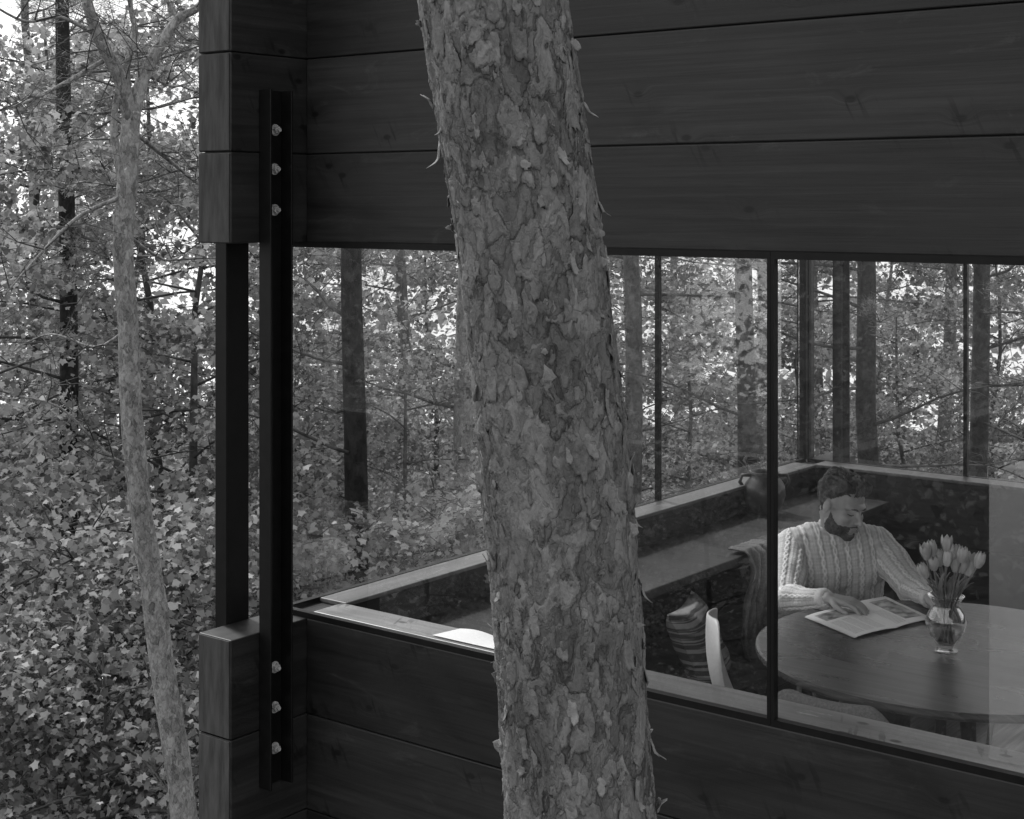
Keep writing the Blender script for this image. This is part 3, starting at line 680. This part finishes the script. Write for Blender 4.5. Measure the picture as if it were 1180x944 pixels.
# ------------------------------------------------------------ chairs
def make_chair(name, label, shell, loc, face, bh=.37):
    rz = math.atan2(face.y, face.x)-PI/2
    t = thing(name, label, 'chair', loc, rz, local=True)
    white = shell is M['white_shell']
    def sheet(fn, nu, nv, nm, mat, th=.012):
        b = MB(); vs = [fn(-1+2*i/nu, j/nv) for j in range(nv+1) for i in range(nu+1)]
        b.add(vs, [(j*(nu+1)+i, j*(nu+1)+i+1, (j+1)*(nu+1)+i+1, (j+1)*(nu+1)+i) for j in range(nv) for i in range(nu)])
        o = b.build(nm, mat, t, smooth=True); q = o.modifiers.new('t', 'SOLIDIFY'); q.thickness = th; q.offset = 0
        s = o.modifiers.new('s', 'SUBSURF'); s.levels = s.render_levels = 1; return o
    def seat(u, v):
        wd = .215*(1-.25*max(0, v-.7))*(1 if v > .05 else .9); y = .22-.42*v
        return (u*wd*(1-.05*abs(u)), y*(1-.08*u*u), .445+.02*u*u+(.012 if v < .1 else 0)*-1)
    def back(u, v):
        wd = (.19 if white else .205)*(.55+.45*math.sin(PI*min(v*.62+.12, .5)) if white else 1)*(1 if v < .7 else 1-(.62 if white else .40)*((v-.7)/.3)**2.2)
        return (u*wd, -.20-.075*v-.03*math.sin(PI*v)+.05*u*u*(1-.3*v), .455+bh*v)
    sheet(seat, 10, 10, 'seat', M['white_shell'] if white else shell, .014 if white else .04)
    sheet(back, 10, 12, 'backrest', shell, .010 if white else .045)
    for sx in (-1, 1):
        for sy, yy in ((1, .16), (-1, -.17)):
            b = MB(); b.tube([(sx*.15, yy, .44), (sx*.20, yy*1.25, .003)], [.010, .009], 10); b.build('leg', M['chrome'], t, smooth=True)
    return t
man_seat = cf(1.225, 5.93, 0)
make_chair('chair', 'chair under the reading man', M['white_shell'], man_seat, (TB-man_seat).normalized()*.3-F*.7)
c1 = cf((1003-590)/FOC*4.28, 4.28, 0)
make_chair('chair', 'chair with a dark upholstered back, pushed to the near side of the table', M['dark_fabric'], c1, TB-c1+R*.05, .385)
c2 = cf((1218-590)/FOC*5.45, 5.45, 0)
make_chair('chair', 'pale chair at the right picture edge behind the table', M['white_shell'], c2, TB-c2)
c3 = cf((915-590)/FOC*4.95, 4.95, 0)
make_chair('chair', 'white moulded chair seen edge on, left of the central window bar', M['white_shell'], c3, TB-c3+F*.05)

# ------------------------------------------------------------ bench with cushions by the side wall
bt = thing('bench', 'low dark bench along the side wall under the shelf', 'bench', (.35, 1.7, 0))
b = MB(); b.box(.06, .62, .55, 3.05, .36, .42); b.build('seat', M['inner'], bt, bevel=.006)
for x in (.10, .55):
    for y in (.6, 2.97):
        b = MB(); b.box(x-.025, x+.025, y-.025, y+.025, .001, .359); b.build('leg', M['inner'], bt)
def cushion(name, label, cat, c, w_, h_, t_, rx, rz, mat):
    b = MB(); nu = 18; vs = []
    rot = Matrix.Rotation(rz, 3, 'Z') @ Matrix.Rotation(rx, 3, 'X')
    fs = []
    for s in (1, -1):
        o0 = len(vs)
        for j in range(nu+1):
            for i in range(nu+1):
                u, v = -1+2*i/nu, -1+2*j/nu; p = ((1-u**4)*(1-v**4))**.5
                q = Vector((u*w_/2*(1-.10*(1-v*v)), s*(t_/2*p), v*h_/2*(1-.10*(1-u*u)))); q.y += .006*noise.noise(Vector((u*3, v*3, s)))
                vs.append(c+rot @ q)
        for j in range(nu):
            for i in range(nu):
                f = (o0+j*(nu+1)+i, o0+j*(nu+1)+i+1, o0+(j+1)*(nu+1)+i+1, o0+(j+1)*(nu+1)+i); fs.append(f if s < 0 else f[::-1])
    b.add(vs, fs); return tag(b.build(name, mat, smooth=True), label, cat)
M['stripe'] = pm('striped woven cushion', .05, .26, scale=9, stretch=(.3, .3, 9), rough=.95, bump=.1, bdist=.003, detail=1, lo_p=.46, hi_p=.54)
cushion('cushion', 'striped woven cushion beside the foreground trunk, low behind the left pane', 'cushion', Vector((.50, 1.45, .58)), .34, .32, .12, -.45, PI/2+.3, M['stripe'])
cushion('cushion', 'dark cushion behind the striped one on the bench', 'cushion', Vector((.46, 2.2, .58)), .40, .34, .13, -.4, PI/2-.1, M['grey_fabric'])
def throw(label, yc, L, W, mat, seed):
    b = MB(); nu, nv = 46, 50; vs = []
    for j in range(nv+1):
        v = j/nv
        for i in range(nu+1):
            u = i/nu-.5; k = v*L; y = yc+u*W*(1+.35*max(0, v-.4))+.05*math.sin(v*5+seed)
            f = math.sin(u*26+seed+2.5*noise.noise(Vector((u*4, v*2.5, seed))))*.016+.02*noise.noise(Vector((u*6, v*5, seed+9)))
            if k < .07: x = .335+k; z = .798+abs(f)*.3+.004
            else: x = .415+.03*min(1, (k-.07)*8)+f+.05*(k-.07); z = .795-(k-.07)*(1-.15*math.sin(u*6+seed))
            vs.append((x, y, z))
    b.add(vs, [(j*(nu+1)+i, j*(nu+1)+i+1, (j+1)*(nu+1)+i+1, (j+1)*(nu+1)+i) for j in range(nv) for i in range(nu)])
    o = b.build('throw_blanket', mat, smooth=True); s = o.modifiers.new('t', 'SOLIDIFY'); s.thickness = .006
    return tag(o, label, 'blanket')
throw('grey throw falling in folds over the shelf edge behind the white chair', 2.0, .42, .20, M['dark_fabric'], 1.0)
throw('dark throw falling in folds over the shelf next to the grey one', 2.32, .38, .22, M['grey_fabric'], 4.0)
pc = cf((881-590)/FOC*6.75, 6.75, .79)
pot = thing('clay_pot', 'dark round handled clay pot on the shelf behind the central window bar', 'pot', pc)
b = MB(); b.lathe([(.001, .0), (.05, .0), (.075, .03), (.092, .08), (.088, .125), (.065, .155), (.056, .168), (.066, .182), (.060, .182), (.050, .168), (.055, .15), (.001, .02)], pc, 40); b.build('body', M['clay'], pot, smooth=True)
for s in (-1, 1):
    b = MB(); q = [pc+R*s*.060+UP*.165, pc+R*s*.098+UP*.165, pc+R*s*.108+UP*.135, pc+R*s*.088+UP*.11]; b.tube(q, .008, 8); b.build('handle', M['clay'], pot, smooth=True)
b = MB(); vs = []
for j in range(9):
    for i in range(13): vs.append((.46+.24*i/12+.02*j/8, .045+.10*j/8, .9165+.006*math.sin(i*.5)*j/8+.001))
b.add(vs, [(j*13+i, j*13+i+1, (j+1)*13+i+1, (j+1)*13+i) for j in range(8) for i in range(12)])
tag(b.build('paper_sheet', M['paper'], smooth=True), 'white paper sheet lying on the window ledge left of the foreground trunk', 'paper')
b = MB(); b.box(2.072, 3.05, .060, .063, .917, 1.54); tag(b.build('reflection_panel', M['haze']), 'hazy reflection sheet added behind the pane at the right edge as reflected light', 'glass_reflection')  # added sheet, stands in for a light reflection strip in the glass

# ------------------------------------------------------------ magazine
A_, B_, C_, D_ = [onz(x, y, .743) for x, y in ((928, 711), (986, 735), (1076, 714), (1020, 688))]
m, nt, nd, lk = newmat('printed page')
uv = N(nt, 'ShaderNodeUVMap'); sep = N(nt, 'ShaderNodeSeparateXYZ'); lk.new(uv.outputs[0], sep.inputs[0]); U, V_ = sep.outputs[0], sep.outputs[1]
def band(x, a, b_): return math_n(nt, 'MULTIPLY', math_n(nt, 'GREATER_THAN', x, a), math_n(nt, 'LESS_THAN', x, b_))
txt = math_n(nt, 'GREATER_THAN', math_n(nt, 'SINE', math_n(nt, 'MULTIPLY', V_, 190.0)), .1)
no = N(nt, 'ShaderNodeTexNoise'); no.inputs['Scale'].default_value = 90; lk.new(uv.outputs[0], no.inputs['Vector'])
txt = math_n(nt, 'MULTIPLY', txt, math_n(nt, 'GREATER_THAN', no.outputs['Fac'], .42))
colm = math_n(nt, 'ADD', math_n(nt, 'ADD', band(U, .06, .17), band(U, .19, .30)), math_n(nt, 'ADD', band(U, .58, .70), band(U, .32, .44)))
txt = math_n(nt, 'MULTIPLY', math_n(nt, 'MULTIPLY', txt, colm), band(V_, .08, .60))
n2 = N(nt, 'ShaderNodeTexNoise'); n2.inputs['Scale'].default_value = 9; n2.inputs['Detail'].default_value = 8; lk.new(uv.outputs[0], n2.inputs['Vector'])
pic = math_n(nt, 'ADD', math_n(nt, 'MULTIPLY', band(U, .06, .44), band(V_, .66, .92)), math_n(nt, 'MULTIPLY', band(U, .73, .95), band(V_, .15, .90)), clamp=True)
pr = ramp(nt, [(.35, .10), (.65, .6)]); lk.new(n2.outputs['Fac'], pr.inputs[0])
mx = N(nt, 'ShaderNodeMix', data_type='RGBA'); lk.new(math_n(nt, 'MULTIPLY', txt, .5), mx.inputs[0]); mx.inputs[6].default_value = g3(.88); mx.inputs[7].default_value = g3(.15)
m5 = N(nt, 'ShaderNodeMix', data_type='RGBA'); lk.new(pic, m5.inputs[0]); lk.new(mx.outputs[2], m5.inputs[6]); lk.new(pr.outputs[0], m5.inputs[7])
bs = N(nt, 'ShaderNodeBsdfPrincipled'); bs.inputs['Roughness'].default_value = .5; lk.new(m5.outputs[2], bs.inputs['Base Color']); o = N(nt, 'ShaderNodeOutputMaterial'); lk.new(bs.outputs[0], o.inputs[0])
M['page'] = m
mg = thing('magazine', 'open magazine lying on the table under the hands of the man', 'magazine', (A_+C_)/2)
def page(nm, u0, u1, off, mat):
    me_v = []; uvs = []; nu, nv = 16, 10
    for j in range(nv+1):
        for i in range(nu+1):
            u = u0+(u1-u0)*i/nu; v = j/nv; p = A_.lerp(D_, u).lerp(B_.lerp(C_, u), v)
            k = abs(u-.5)*2; z = .7425+off+.0055*math.sin(PI*min(1, k*1.0))*(1-k*.4)+.002*noise.noise(Vector((u*5, v*5, off*100)))+.001
            me_v.append((p.x, p.y, z)); uvs.append((u, 1-v))
    b = MB(); b.add(me_v, [(j*(nu+1)+i, (j+1)*(nu+1)+i, (j+1)*(nu+1)+i+1, j*(nu+1)+i+1) for j in range(nv) for i in range(nu)])
    o = b.build(nm, mat, mg, smooth=True); l = o.data.uv_layers.new(name='UVMap')
    for lp in o.data.loops: l.data[lp.index].uv = uvs[lp.vertex_index]
page('page', 0, .5, .0022, M['page']); page('page', .5, 1, .0022, M['page']); page('cover', -.012, 1.01, .0, M['paper'])

# ------------------------------------------------------------ vase and tulips
vb = onz(1090, 751, .7405); vb.z = .7405
vs_ = thing('glass_vase', 'clear glass vase of tulips on the table', 'vase', vb)
prof = [(.001, .0), (.034, .0), (.036, .004), (.024, .012), (.026, .022), (.045, .045), (.060, .075), (.063, .095), (.056, .12), (.043, .14), (.041, .15), (.052, .17), (.058, .176)]
b = MB(); b.lathe(prof+[(r-.0025, z+.002) for r, z in prof[::-1] if z > .02]+[(.001, .024)], vb, 40); b.build('bowl', M['vase_glass'], vs_, smooth=True)
b = MB(); b.lathe([(.001, .026), (.030, .030), (.045, .05), (.056, .075), (.0585, .09), (.001, .0905)], vb, 32); b.build('water', M['water_in_vase'], vs_, smooth=True)
for i in range(15):
    px = 1066+ (i % 8)*8.4+random.uniform(-2, 2); py = (640 if i < 8 else 655)+random.uniform(-8, 8)+abs((i % 8)-3.5)*3; dd = 4.83+random.uniform(-.07, .07)
    tip = C(px, py, dd); base = vb+Vector((random.uniform(-.02, .02), random.uniform(-.02, .02), .03)); neck = vb+Vector(((tip.x-vb.x)*.28, (tip.y-vb.y)*.28, .15))
    hl = Vector((neck.x-vb.x, neck.y-vb.y)).length
    if hl > .034: s_ = .034/hl; neck.x = vb.x+(neck.x-vb.x)*s_; neck.y = vb.y+(neck.y-vb.y)*s_
    t = thing('tulip', 'pale tulip standing with the others in the glass vase', 'flower', base, group='tulips in the glass vase')
    q, ra = dens([base, neck, neck.lerp(tip, .55)+(tip-neck).cross(UP).normalized()*.006, tip], [.003, .003, .003, .003], 4); b = MB(); b.tube(q, ra, 6); b.build('stem', M['stem'], t, smooth=True)
    ax = ((tip-q[-3]).normalized()+UP*.5).normalized(); rot = ax.to_track_quat('Z', 'Y').to_matrix()
    b = MB()
    for k in range(6):
        ph = k*PI/3+i; wdt = .015 if k % 2 == 0 else .0135; vsx = []
        for jj in range(8):
            v = jj/7; rad = (.005+.0120*math.sin(PI*min(v*.80+.06, 1))**.8)*(1 if k % 2 else .9)+(.006*v*v if i % 3 == 0 else 0); ww = wdt*math.sin(PI*min(.12+v*.86, .985))**.7
            for ii in range(5):
                s = -1+ii/2; an = ph+s*ww/max(rad, .008); vsx.append(tip+rot @ Vector((rad*math.cos(an), rad*math.sin(an), .050*v-.003*abs(s))))
        b.add(vsx, [(jj*5+ii, jj*5+ii+1, (jj+1)*5+ii+1, (jj+1)*5+ii) for jj in range(7) for ii in range(4)])
    b.build('bloom', M['petal'], t, smooth=True)
    for lf in range(1 if i % 2 else 2):
        b = MB(); az = random.uniform(0, 2*PI); dv = Vector((math.cos(az), math.sin(az), 0)); sd_ = Vector((-dv.y, dv.x, 0)); vsx = []
        for jj in range(9):
            v = jj/8; c = neck.lerp(tip, v*.75)+dv*(.004+.04*v*v)+UP*(.01-.02*v*v)
            for s in (-1, 0, 1): vsx.append(c+sd_*s*.012*math.sin(PI*(v*.9+.06))+dv*.004*abs(s))
        b.add(vsx, [(jj*3+ii, jj*3+ii+1, (jj+1)*3+ii+1, (jj+1)*3+ii) for jj in range(8) for ii in range(2)]); b.build('leaf', M['stem'], t, smooth=True)

# ------------------------------------------------------------ the reading man
def remesh(mb_, name, mat, parent, vox, smooth_it=4, knit=None):
    me = bpy.data.meshes.new('tmp'); me.from_pydata(mb_.v, [], mb_.f); o = bpy.data.objects.new('tmp', me); COL.objects.link(o)
    r = o.modifiers.new('r', 'REMESH'); r.mode = 'VOXEL'; r.voxel_size = vox
    if smooth_it: s = o.modifiers.new('s', 'SMOOTH'); s.iterations = smooth_it; s.factor = .5
    dg = bpy.context.evaluated_depsgraph_get(); ev = o.evaluated_get(dg); out = bpy.data.meshes.new_from_object(ev); bpy.data.objects.remove(o)
    out.name = name; out.materials.clear(); out.materials.append(mat); out.polygons.foreach_set('use_smooth', [True]*len(out.polygons))
    if knit: knit(out)
    q = bpy.data.objects.new(name, out); COL.objects.link(q); setpar(q, parent); return q
def getnp(me):
    n = len(me.vertices); co = np.empty(n*3, np.float32); me.vertices.foreach_get('co', co); no = np.empty(n*3, np.float32); me.vertices.foreach_get('normal', no)
    return co.reshape(-1, 3).astype(float), no.reshape(-1, 3).astype(float)
man = thing('person', 'bearded man in a pale cable knit sweater reading at the table', 'person', cf(1.22, 5.8, 0))
sL = cf(1.040, 5.72, .868); sR = cf(1.366, 5.77, .870); eL = cf((904-590)/FOC*5.52, 5.52, .725); eR = cf((1051-590)/FOC*5.56, 5.56, .76)
wL = cf((955-590)/FOC*5.33, 5.33, .778); wR = cf((1074-590)/FOC*5.33, 5.33, .778)
pel = cf(1.225, 5.92, .53); wai = cf(1.215, 5.86, .67); che = cf(1.205, 5.77, .82); nb = cf(1.205, 5.72, .925)
lat = (sR-sL).normalized()
body = MB()
for c, r, s in ((pel, .12, .07), (wai, .11, .06), (che, .115, .075)):
    body.cap(c-lat*s, c+lat*s, r)
for a, b_, r in ((pel, wai, .12), (wai, che, .12)): body.cap(a-lat*.05, b_-lat*.05, r); body.cap(a+lat*.05, b_+lat*.05, r)
body.cap(sL, sR, .055); body.cap(nb-lat*.05, nb+lat*.05-UP*.01, .045)
for s, e, w_ in ((sL, eL, wL), (sR, eR, wR)): body.cap(s, e, .052, .040); body.cap(e, w_, .040, .026)
hipL = pel-lat*.09-UP*.03; hipR = pel+lat*.09-UP*.03; kL = hipL-F*.42; kR = hipR-F*.40+R*.05
aL = Vector((kL.x, kL.y, .09))+F*.05; aR = Vector((kR.x, kR.y, .09))-F*.03
for h_, k_, a_ in ((hipL, kL, aL), (hipR, kR, aR)):
    body.cap(h_, k_, .085, .055); body.cap(k_, a_, .053, .035); body.cap(a_-UP*.045, a_-UP*.05-F*.15, .035, .028)
phi = math.radians(36); fw = R*math.sin(phi)-F*math.cos(phi); xr = fw.cross(UP).normalized(); HM = Matrix((xr, fw, UP)).transposed()
HS = .94
HM = (HM @ Matrix.Rotation(math.radians(-20), 3, 'X') @ Matrix.Rotation(math.radians(-4), 3, 'Y'))*HS
HC = cf((972-590)/FOC*5.60, 5.62, 1.052)
def H(x, y, z): return HC+HM @ Vector((x, y, z))
body.ell(H(0, -.012, .030), (.074, .094, .082), HM, 28); body.ell(H(0, .030, -.035), (.058, .060, .082), HM, 28); body.ell(H(0, .068, -.098), (.024, .022, .020), HM)
for s in (-1, 1):
    body.ell(H(s*.077, -.008, -.012), (.009, .017, .029), HM); body.ell(H(s*.040, .022, -.082), (.021, .045, .026), HM)
    body.ell(H(s*.036, .058, -.028), (.022, .024, .024), HM)
body.ell(H(0, .060, .022), (.050, .030, .022), HM)
body.cap(H(0, .084, .008), H(0, .110, -.030), .0068, .0100)
for s in (-1, 1): body.ell(H(s*.0115, .097, -.035), (.0075, .009, .0075), HM)
body.cap(H(-.014, .087, -.062), H(.014, .087, -.062), .0070); body.cap(H(-.013, .086, -.074), H(.013, .086, -.074), .0078)
body.cap(H(0, -.030, -.05), nb, .050, .055)
def hand(w_, d, n_up, side, curl=1.0):
    d = d.normalized(); la = d.cross(n_up).normalized()*side; n_ = la.cross(d).normalized()*side
    if n_.z < 0: n_ = -n_
    for k, (o_, L) in enumerate(((-.030, .062), (-.010, .075), (.010, .080), (.029, .070))):
        kn = w_+d*(.082-.004*abs(k-2))+la*o_+n_*.004; body.cap(w_+la*o_*.6, kn, .014, .0115)
        dd = (d+la*o_*2.2).normalized(); p = kn
        for q, (fr, bend) in enumerate(((.46, .25), (.31, .75), (.23, 1.1))):
            a = bend*curl*(.7+.1*k); v = dd*math.cos(a)-n_*math.sin(a); e = p+v*L*fr*1.05; body.cap(p, e, .0088-.0009*q, .0081-.0009*q, 10); p = e
    t0 = w_+la*.020+d*.02; t1 = t0+(d*.6+la*.75-n_*.15).normalized()*.036; t2 = t1+(d*.85+la*.35-n_*.2).normalized()*.028; t3 = t2+(d*.97+la*.05-n_*.25).normalized()*.022
    body.cap(t0, t1, .014, .011, 10); body.cap(t1, t2, .0108, .0095, 10); body.cap(t2, t3, .0095, .0078, 10)
hand(wL+UP*.004, R*.75-F*.5-UP*.10, UP, 1, 1.0)
hand(wR+UP*.004, R*.15-F*.85-UP*.08, UP, -1, .7)
HMn = np.array(HM); HCn = np.array(HC)
def to_local(co): return (co-HCn)@HMn/HS**2
def sculpt(me):
    co, no = getnp(me); L = to_local(co); x, y, z = L.T; front = np.clip((y-.035)/.03, 0, 1)
    def g(cx, cz, sx, sz): return np.exp(-((x-cx)/sx)**2-((z-cz)/sz)**2)*front
    dy = np.zeros(len(co))
    for s in (-1, 1):
        dy -= .0130*g(s*.031, .001, .0125, .0095); dy += .0065*g(s*.031, -.002, .0105, .0060); dy += .0040*g(s*.030, .021, .018, .006)
        dy -= .0035*g(s*.024, -.046, .008, .010); dy += .002*g(s*.045, -.022, .014, .012)
    dy -= .0045*g(0, -.0680, .019, .0024)+.002*g(0, -.085, .015, .005)
    L[:, 1] += dy; co2 = L@HMn.T+HCn; m_ = (z > -.13) & (y > .0) & (np.abs(x) < .1) & (y < .14) & (z < .13); co[m_] = co2[m_]
    me.vertices.foreach_set('co', co.astype(np.float32).ravel()); me.update()
bo = remesh(body, 'body', M['skin'], man, .0034, 3, sculpt)
sw = MB()
for c, r, s in ((pel, .135, .075), (wai, .130, .065), (che, .132, .078)): sw.cap(c-lat*s, c+lat*s, r)
for a, b_, r in ((pel, wai, .135), (wai, che, .134)): sw.cap(a-lat*.06, b_-lat*.06, r); sw.cap(a+lat*.06, b_+lat*.06, r)
sw.cap(sL, sR, .066); sw.cap(sL+UP*.004, nb-UP*.015, .062, .070); sw.cap(sR+UP*.004, nb-UP*.015, .062, .070)
sw.cap(sL.lerp(nb, .5), sR.lerp(nb, .5), .066)
wLs = wL.lerp(eL, .10); wRs = wR.lerp(eR, .10)
for s, e, w_ in ((sL, eL, wLs), (sR, eR, wRs)): sw.cap(s, e, .067, .054); sw.cap(e, w_, .054, .034)
segs = [(pel, nb, .19, 0), (sL, eL, .07, 1), (eL, wLs, .055, 1), (sR, eR, .07, 1), (eR, wRs, .055, 1)]
def knit(me):
    co, no = getnp(me); n = len(co)
    best = np.full(n, 9e9); S = np.zeros(n); T = np.zeros(n)
    for a, b_, r, kind in segs:
        a_ = np.array(a); ab = np.array(b_)-a_; L = np.linalg.norm(ab); ab /= L; t = np.clip((co-a_)@ab, 0, L); q = a_+t[:, None]*ab; dd = np.linalg.norm(co-q, axis=1)/r
        l_ = np.array(lat); l_ = l_-ab*(l_@ab); l_ /= np.linalg.norm(l_); m_ = np.cross(ab, l_)
        if kind: s = np.arctan2((co-q)@m_, (co-q)@l_)*.055
        else: s = (co-q)@l_
        tt = (co-a_)@ab; k = dd < best; best[k] = dd[k]; S[k] = s[k]; T[k] = tt[k]
    Pp = .024; f = np.mod(S/Pp, 1); col = np.mod(np.floor(S/Pp), 2)
    x = f*2-1; edge = np.clip((1-np.abs(x))*4, 0, 1)
    c1_ = np.sin(T/.026*PI); a1 = np.exp(-((x-c1_*.45)/.30)**2); a2 = np.exp(-((x+c1_*.45)/.30)**2)
    cable = np.clip(a1+a2, 0, 1)
    rib = (.5+.5*np.cos(f*2*PI*3))*(.6+.4*np.sin(T/.008*PI))
    h = np.where(col == 0, cable, .35+.35*rib)*edge
    h = h + .10*np.sin(T/.005*PI)
    wr = np.array([noise.noise(Vector(c)*11)+.5*noise.noise(Vector(c)*24) for c in co])
    co2 = co+no*(.0038*h+.010*wr)[:, None]
    me.vertices.foreach_set('co', co2.astype(np.float32).ravel()); me.update()
    at = me.attributes.new('tone', 'FLOAT', 'POINT'); at.data.foreach_set('value', np.clip(.2+.8*h, 0, 1).astype(np.float32))  # shade between the raised cables put into the wool colour
remesh(sw, 'sweater', M['knit'], man, .0034, 7, knit)
def torus(c, ax, R0, r0, n=28, k=10, squash=1.0):
    q = ax.to_track_quat('Z', 'Y').to_matrix(); b = MB(); vs = []; fs = []
    for i in range(n):
        for j in range(k):
            a, bb = 2*PI*i/n, 2*PI*j/k; vs.append(c+q @ Vector(((R0+r0*math.cos(bb))*math.cos(a), (R0+r0*math.cos(bb))*math.sin(a), r0*squash*math.sin(bb))))
    for i in range(n):
        for j in range(k): fs.append((i*k+j, ((i+1) % n)*k+j, ((i+1) % n)*k+(j+1) % k, i*k+(j+1) % k))
    b.add(vs, fs, .75); return b
torus(nb+UP*.026-F*.006, (HC-nb).normalized()*.5+UP, .058, .013, squash=1.3).build('collar', M['rib'], man, smooth=True)
for w_, e in ((wLs, eL), (wRs, eR)): torus(w_, w_-e, .027, .010, squash=2).build('cuff', M['rib'], man, smooth=True)
tr_m = MB(); tr_m.cap(pel-lat*.08-UP*.02, pel+lat*.08-UP*.02, .128)
for h_, k_, a_ in ((hipL, kL, aL), (hipR, kR, aR)): tr_m.cap(h_, k_, .098, .070); tr_m.cap(k_, a_, .068, .055)
remesh(tr_m, 'trousers', M['trousers'], man, .008, 4)
for a_ in (aL, aR):
    s = MB(); s.cap(a_-UP*.045+F*.02, a_-UP*.05-F*.17, .045, .038); remesh(s, 'shoe', M['shoe'], man, .006, 2)
co, no = getnp(bo.data); LH = to_local(co); polys = [tuple(p.vertices) for p in bo.data.polygons]
x, y, z = LH.T
hl = np.interp(y, [-.11, -.07, -.035, -.012, .012, .045, .065, .075], [-.085, -.075, -.045, .012, .030, .062, .078, .080])
ear = (np.abs(x) > .074) & (np.abs(y+.008) < .024) & (np.abs(z+.012) < .034)
hs = (z-hl)
hair_m = (hs > 0) & ~ear & (z > -.09) & (np.abs(x) < .12) & (y < .13) & (y > -.13) & (z < .15)
bl = np.interp(y, [-.02, .01, .05, .085, .10], [-.020, -.034, -.060, -.052, -.050])
lips = (np.abs(x) < .019) & (y > .078) & (z < -.0585) & (z > -.080)
bs_ = bl-z
beard_m = (bs_ > 0) & (z > -.128) & (y > -.002) & (np.abs(x) < .09) & (y < .12) & ~lips & ~ear
def shell(mask, off):
    ids = {}; vs = []; fs = []
    P2 = co+no*off[:, None]
    for f in polys:
        if all(mask[i] for i in f):
            for i in f:
                if i not in ids: ids[i] = len(vs); vs.append(P2[i])
            fs.append(tuple(ids[i] for i in f))
    b = MB(); b.add([tuple(v) for v in vs], fs); return b
lock = np.array([noise.noise(Vector((a*38+noise.noise(Vector((a, b_, c_))*22)*1.2, b_*20, c_*30))) for a, b_, c_ in LH])
lk2 = np.array([noise.noise(Vector((a*90, b_*45, c_*90))) for a, b_, c_ in LH])
topk = np.clip((z-.02)/.08, 0, 1)
off_h = (np.clip(hs/.016, 0, 1))*(.007+.010*topk+.011*lock+.005*lk2)-.0008*(hs < .004)+.0006
b_ = shell(hair_m, off_h)
for i in range(46):
    az = random.uniform(-PI, PI); el = random.uniform(.45, 1.4); sgn = random.choice((-1, 1))
    def S_(az, el, k): return H(.078*k*math.cos(el)*math.sin(az), -.014-.098*k*math.cos(el)*math.cos(az), .034+.090*k*math.sin(el))
    pts_ = [S_(az+sgn*.13*j, el-.05*j, 1.08+.05*math.sin(j*.9+i*.7)) for j in range(5)]
    b_.tube(pts_, [.002, .0045, .005, .004, .0012], 5)
for i in range(9):
    xx = -.035+.075*i/8; pts_ = [H(xx*.7-.01, .052, .116), H(xx, .074, .108+random.uniform(-.003, .003)), H(xx+.012, .086, .093), H(xx+.020, .088, .078-random.uniform(0, .006))]
    b_.tube(pts_, [.004, .006, .005, .0015], 6)
b_.build('hair', M['hair'], man, smooth=True)
off_b = np.clip(bs_/.022, 0, 1)*(.0045+.0025*lk2)+.0006
shell(beard_m, off_b).build('beard', M['beard'], man, smooth=True)
def face_pt(x0, z0, out=.0012):
    k = (np.abs(LH[:, 0]-x0) < .0035) & (np.abs(LH[:, 2]-z0) < .0035); yy = LH[k, 1].max() if k.any() else .085
    return H(x0, yy+out, z0)
for s in (-1, 1):
    b = MB(); b.tube([face_pt(s*a, zz, .0005) for a, zz in ((.013, .0165), (.022, .020), (.032, .0215), (.042, .018))], [.0022, .0038, .0033, .0014], 6); b.build('eyebrow', M['beard'], man, smooth=True)
    b = MB(); b.tube([face_pt(s*a, zz, .0004) for a, zz in ((.020, -.0055), (.027, -.0085), (.034, -.0085), (.042, -.0055))], [.0012, .0022, .0022, .0012], 6); b.build('eyelash', M['beard'], man, smooth=True)
print('verts', sum(len(o.data.vertices) for o in bpy.data.objects if o.type == 'MESH'))
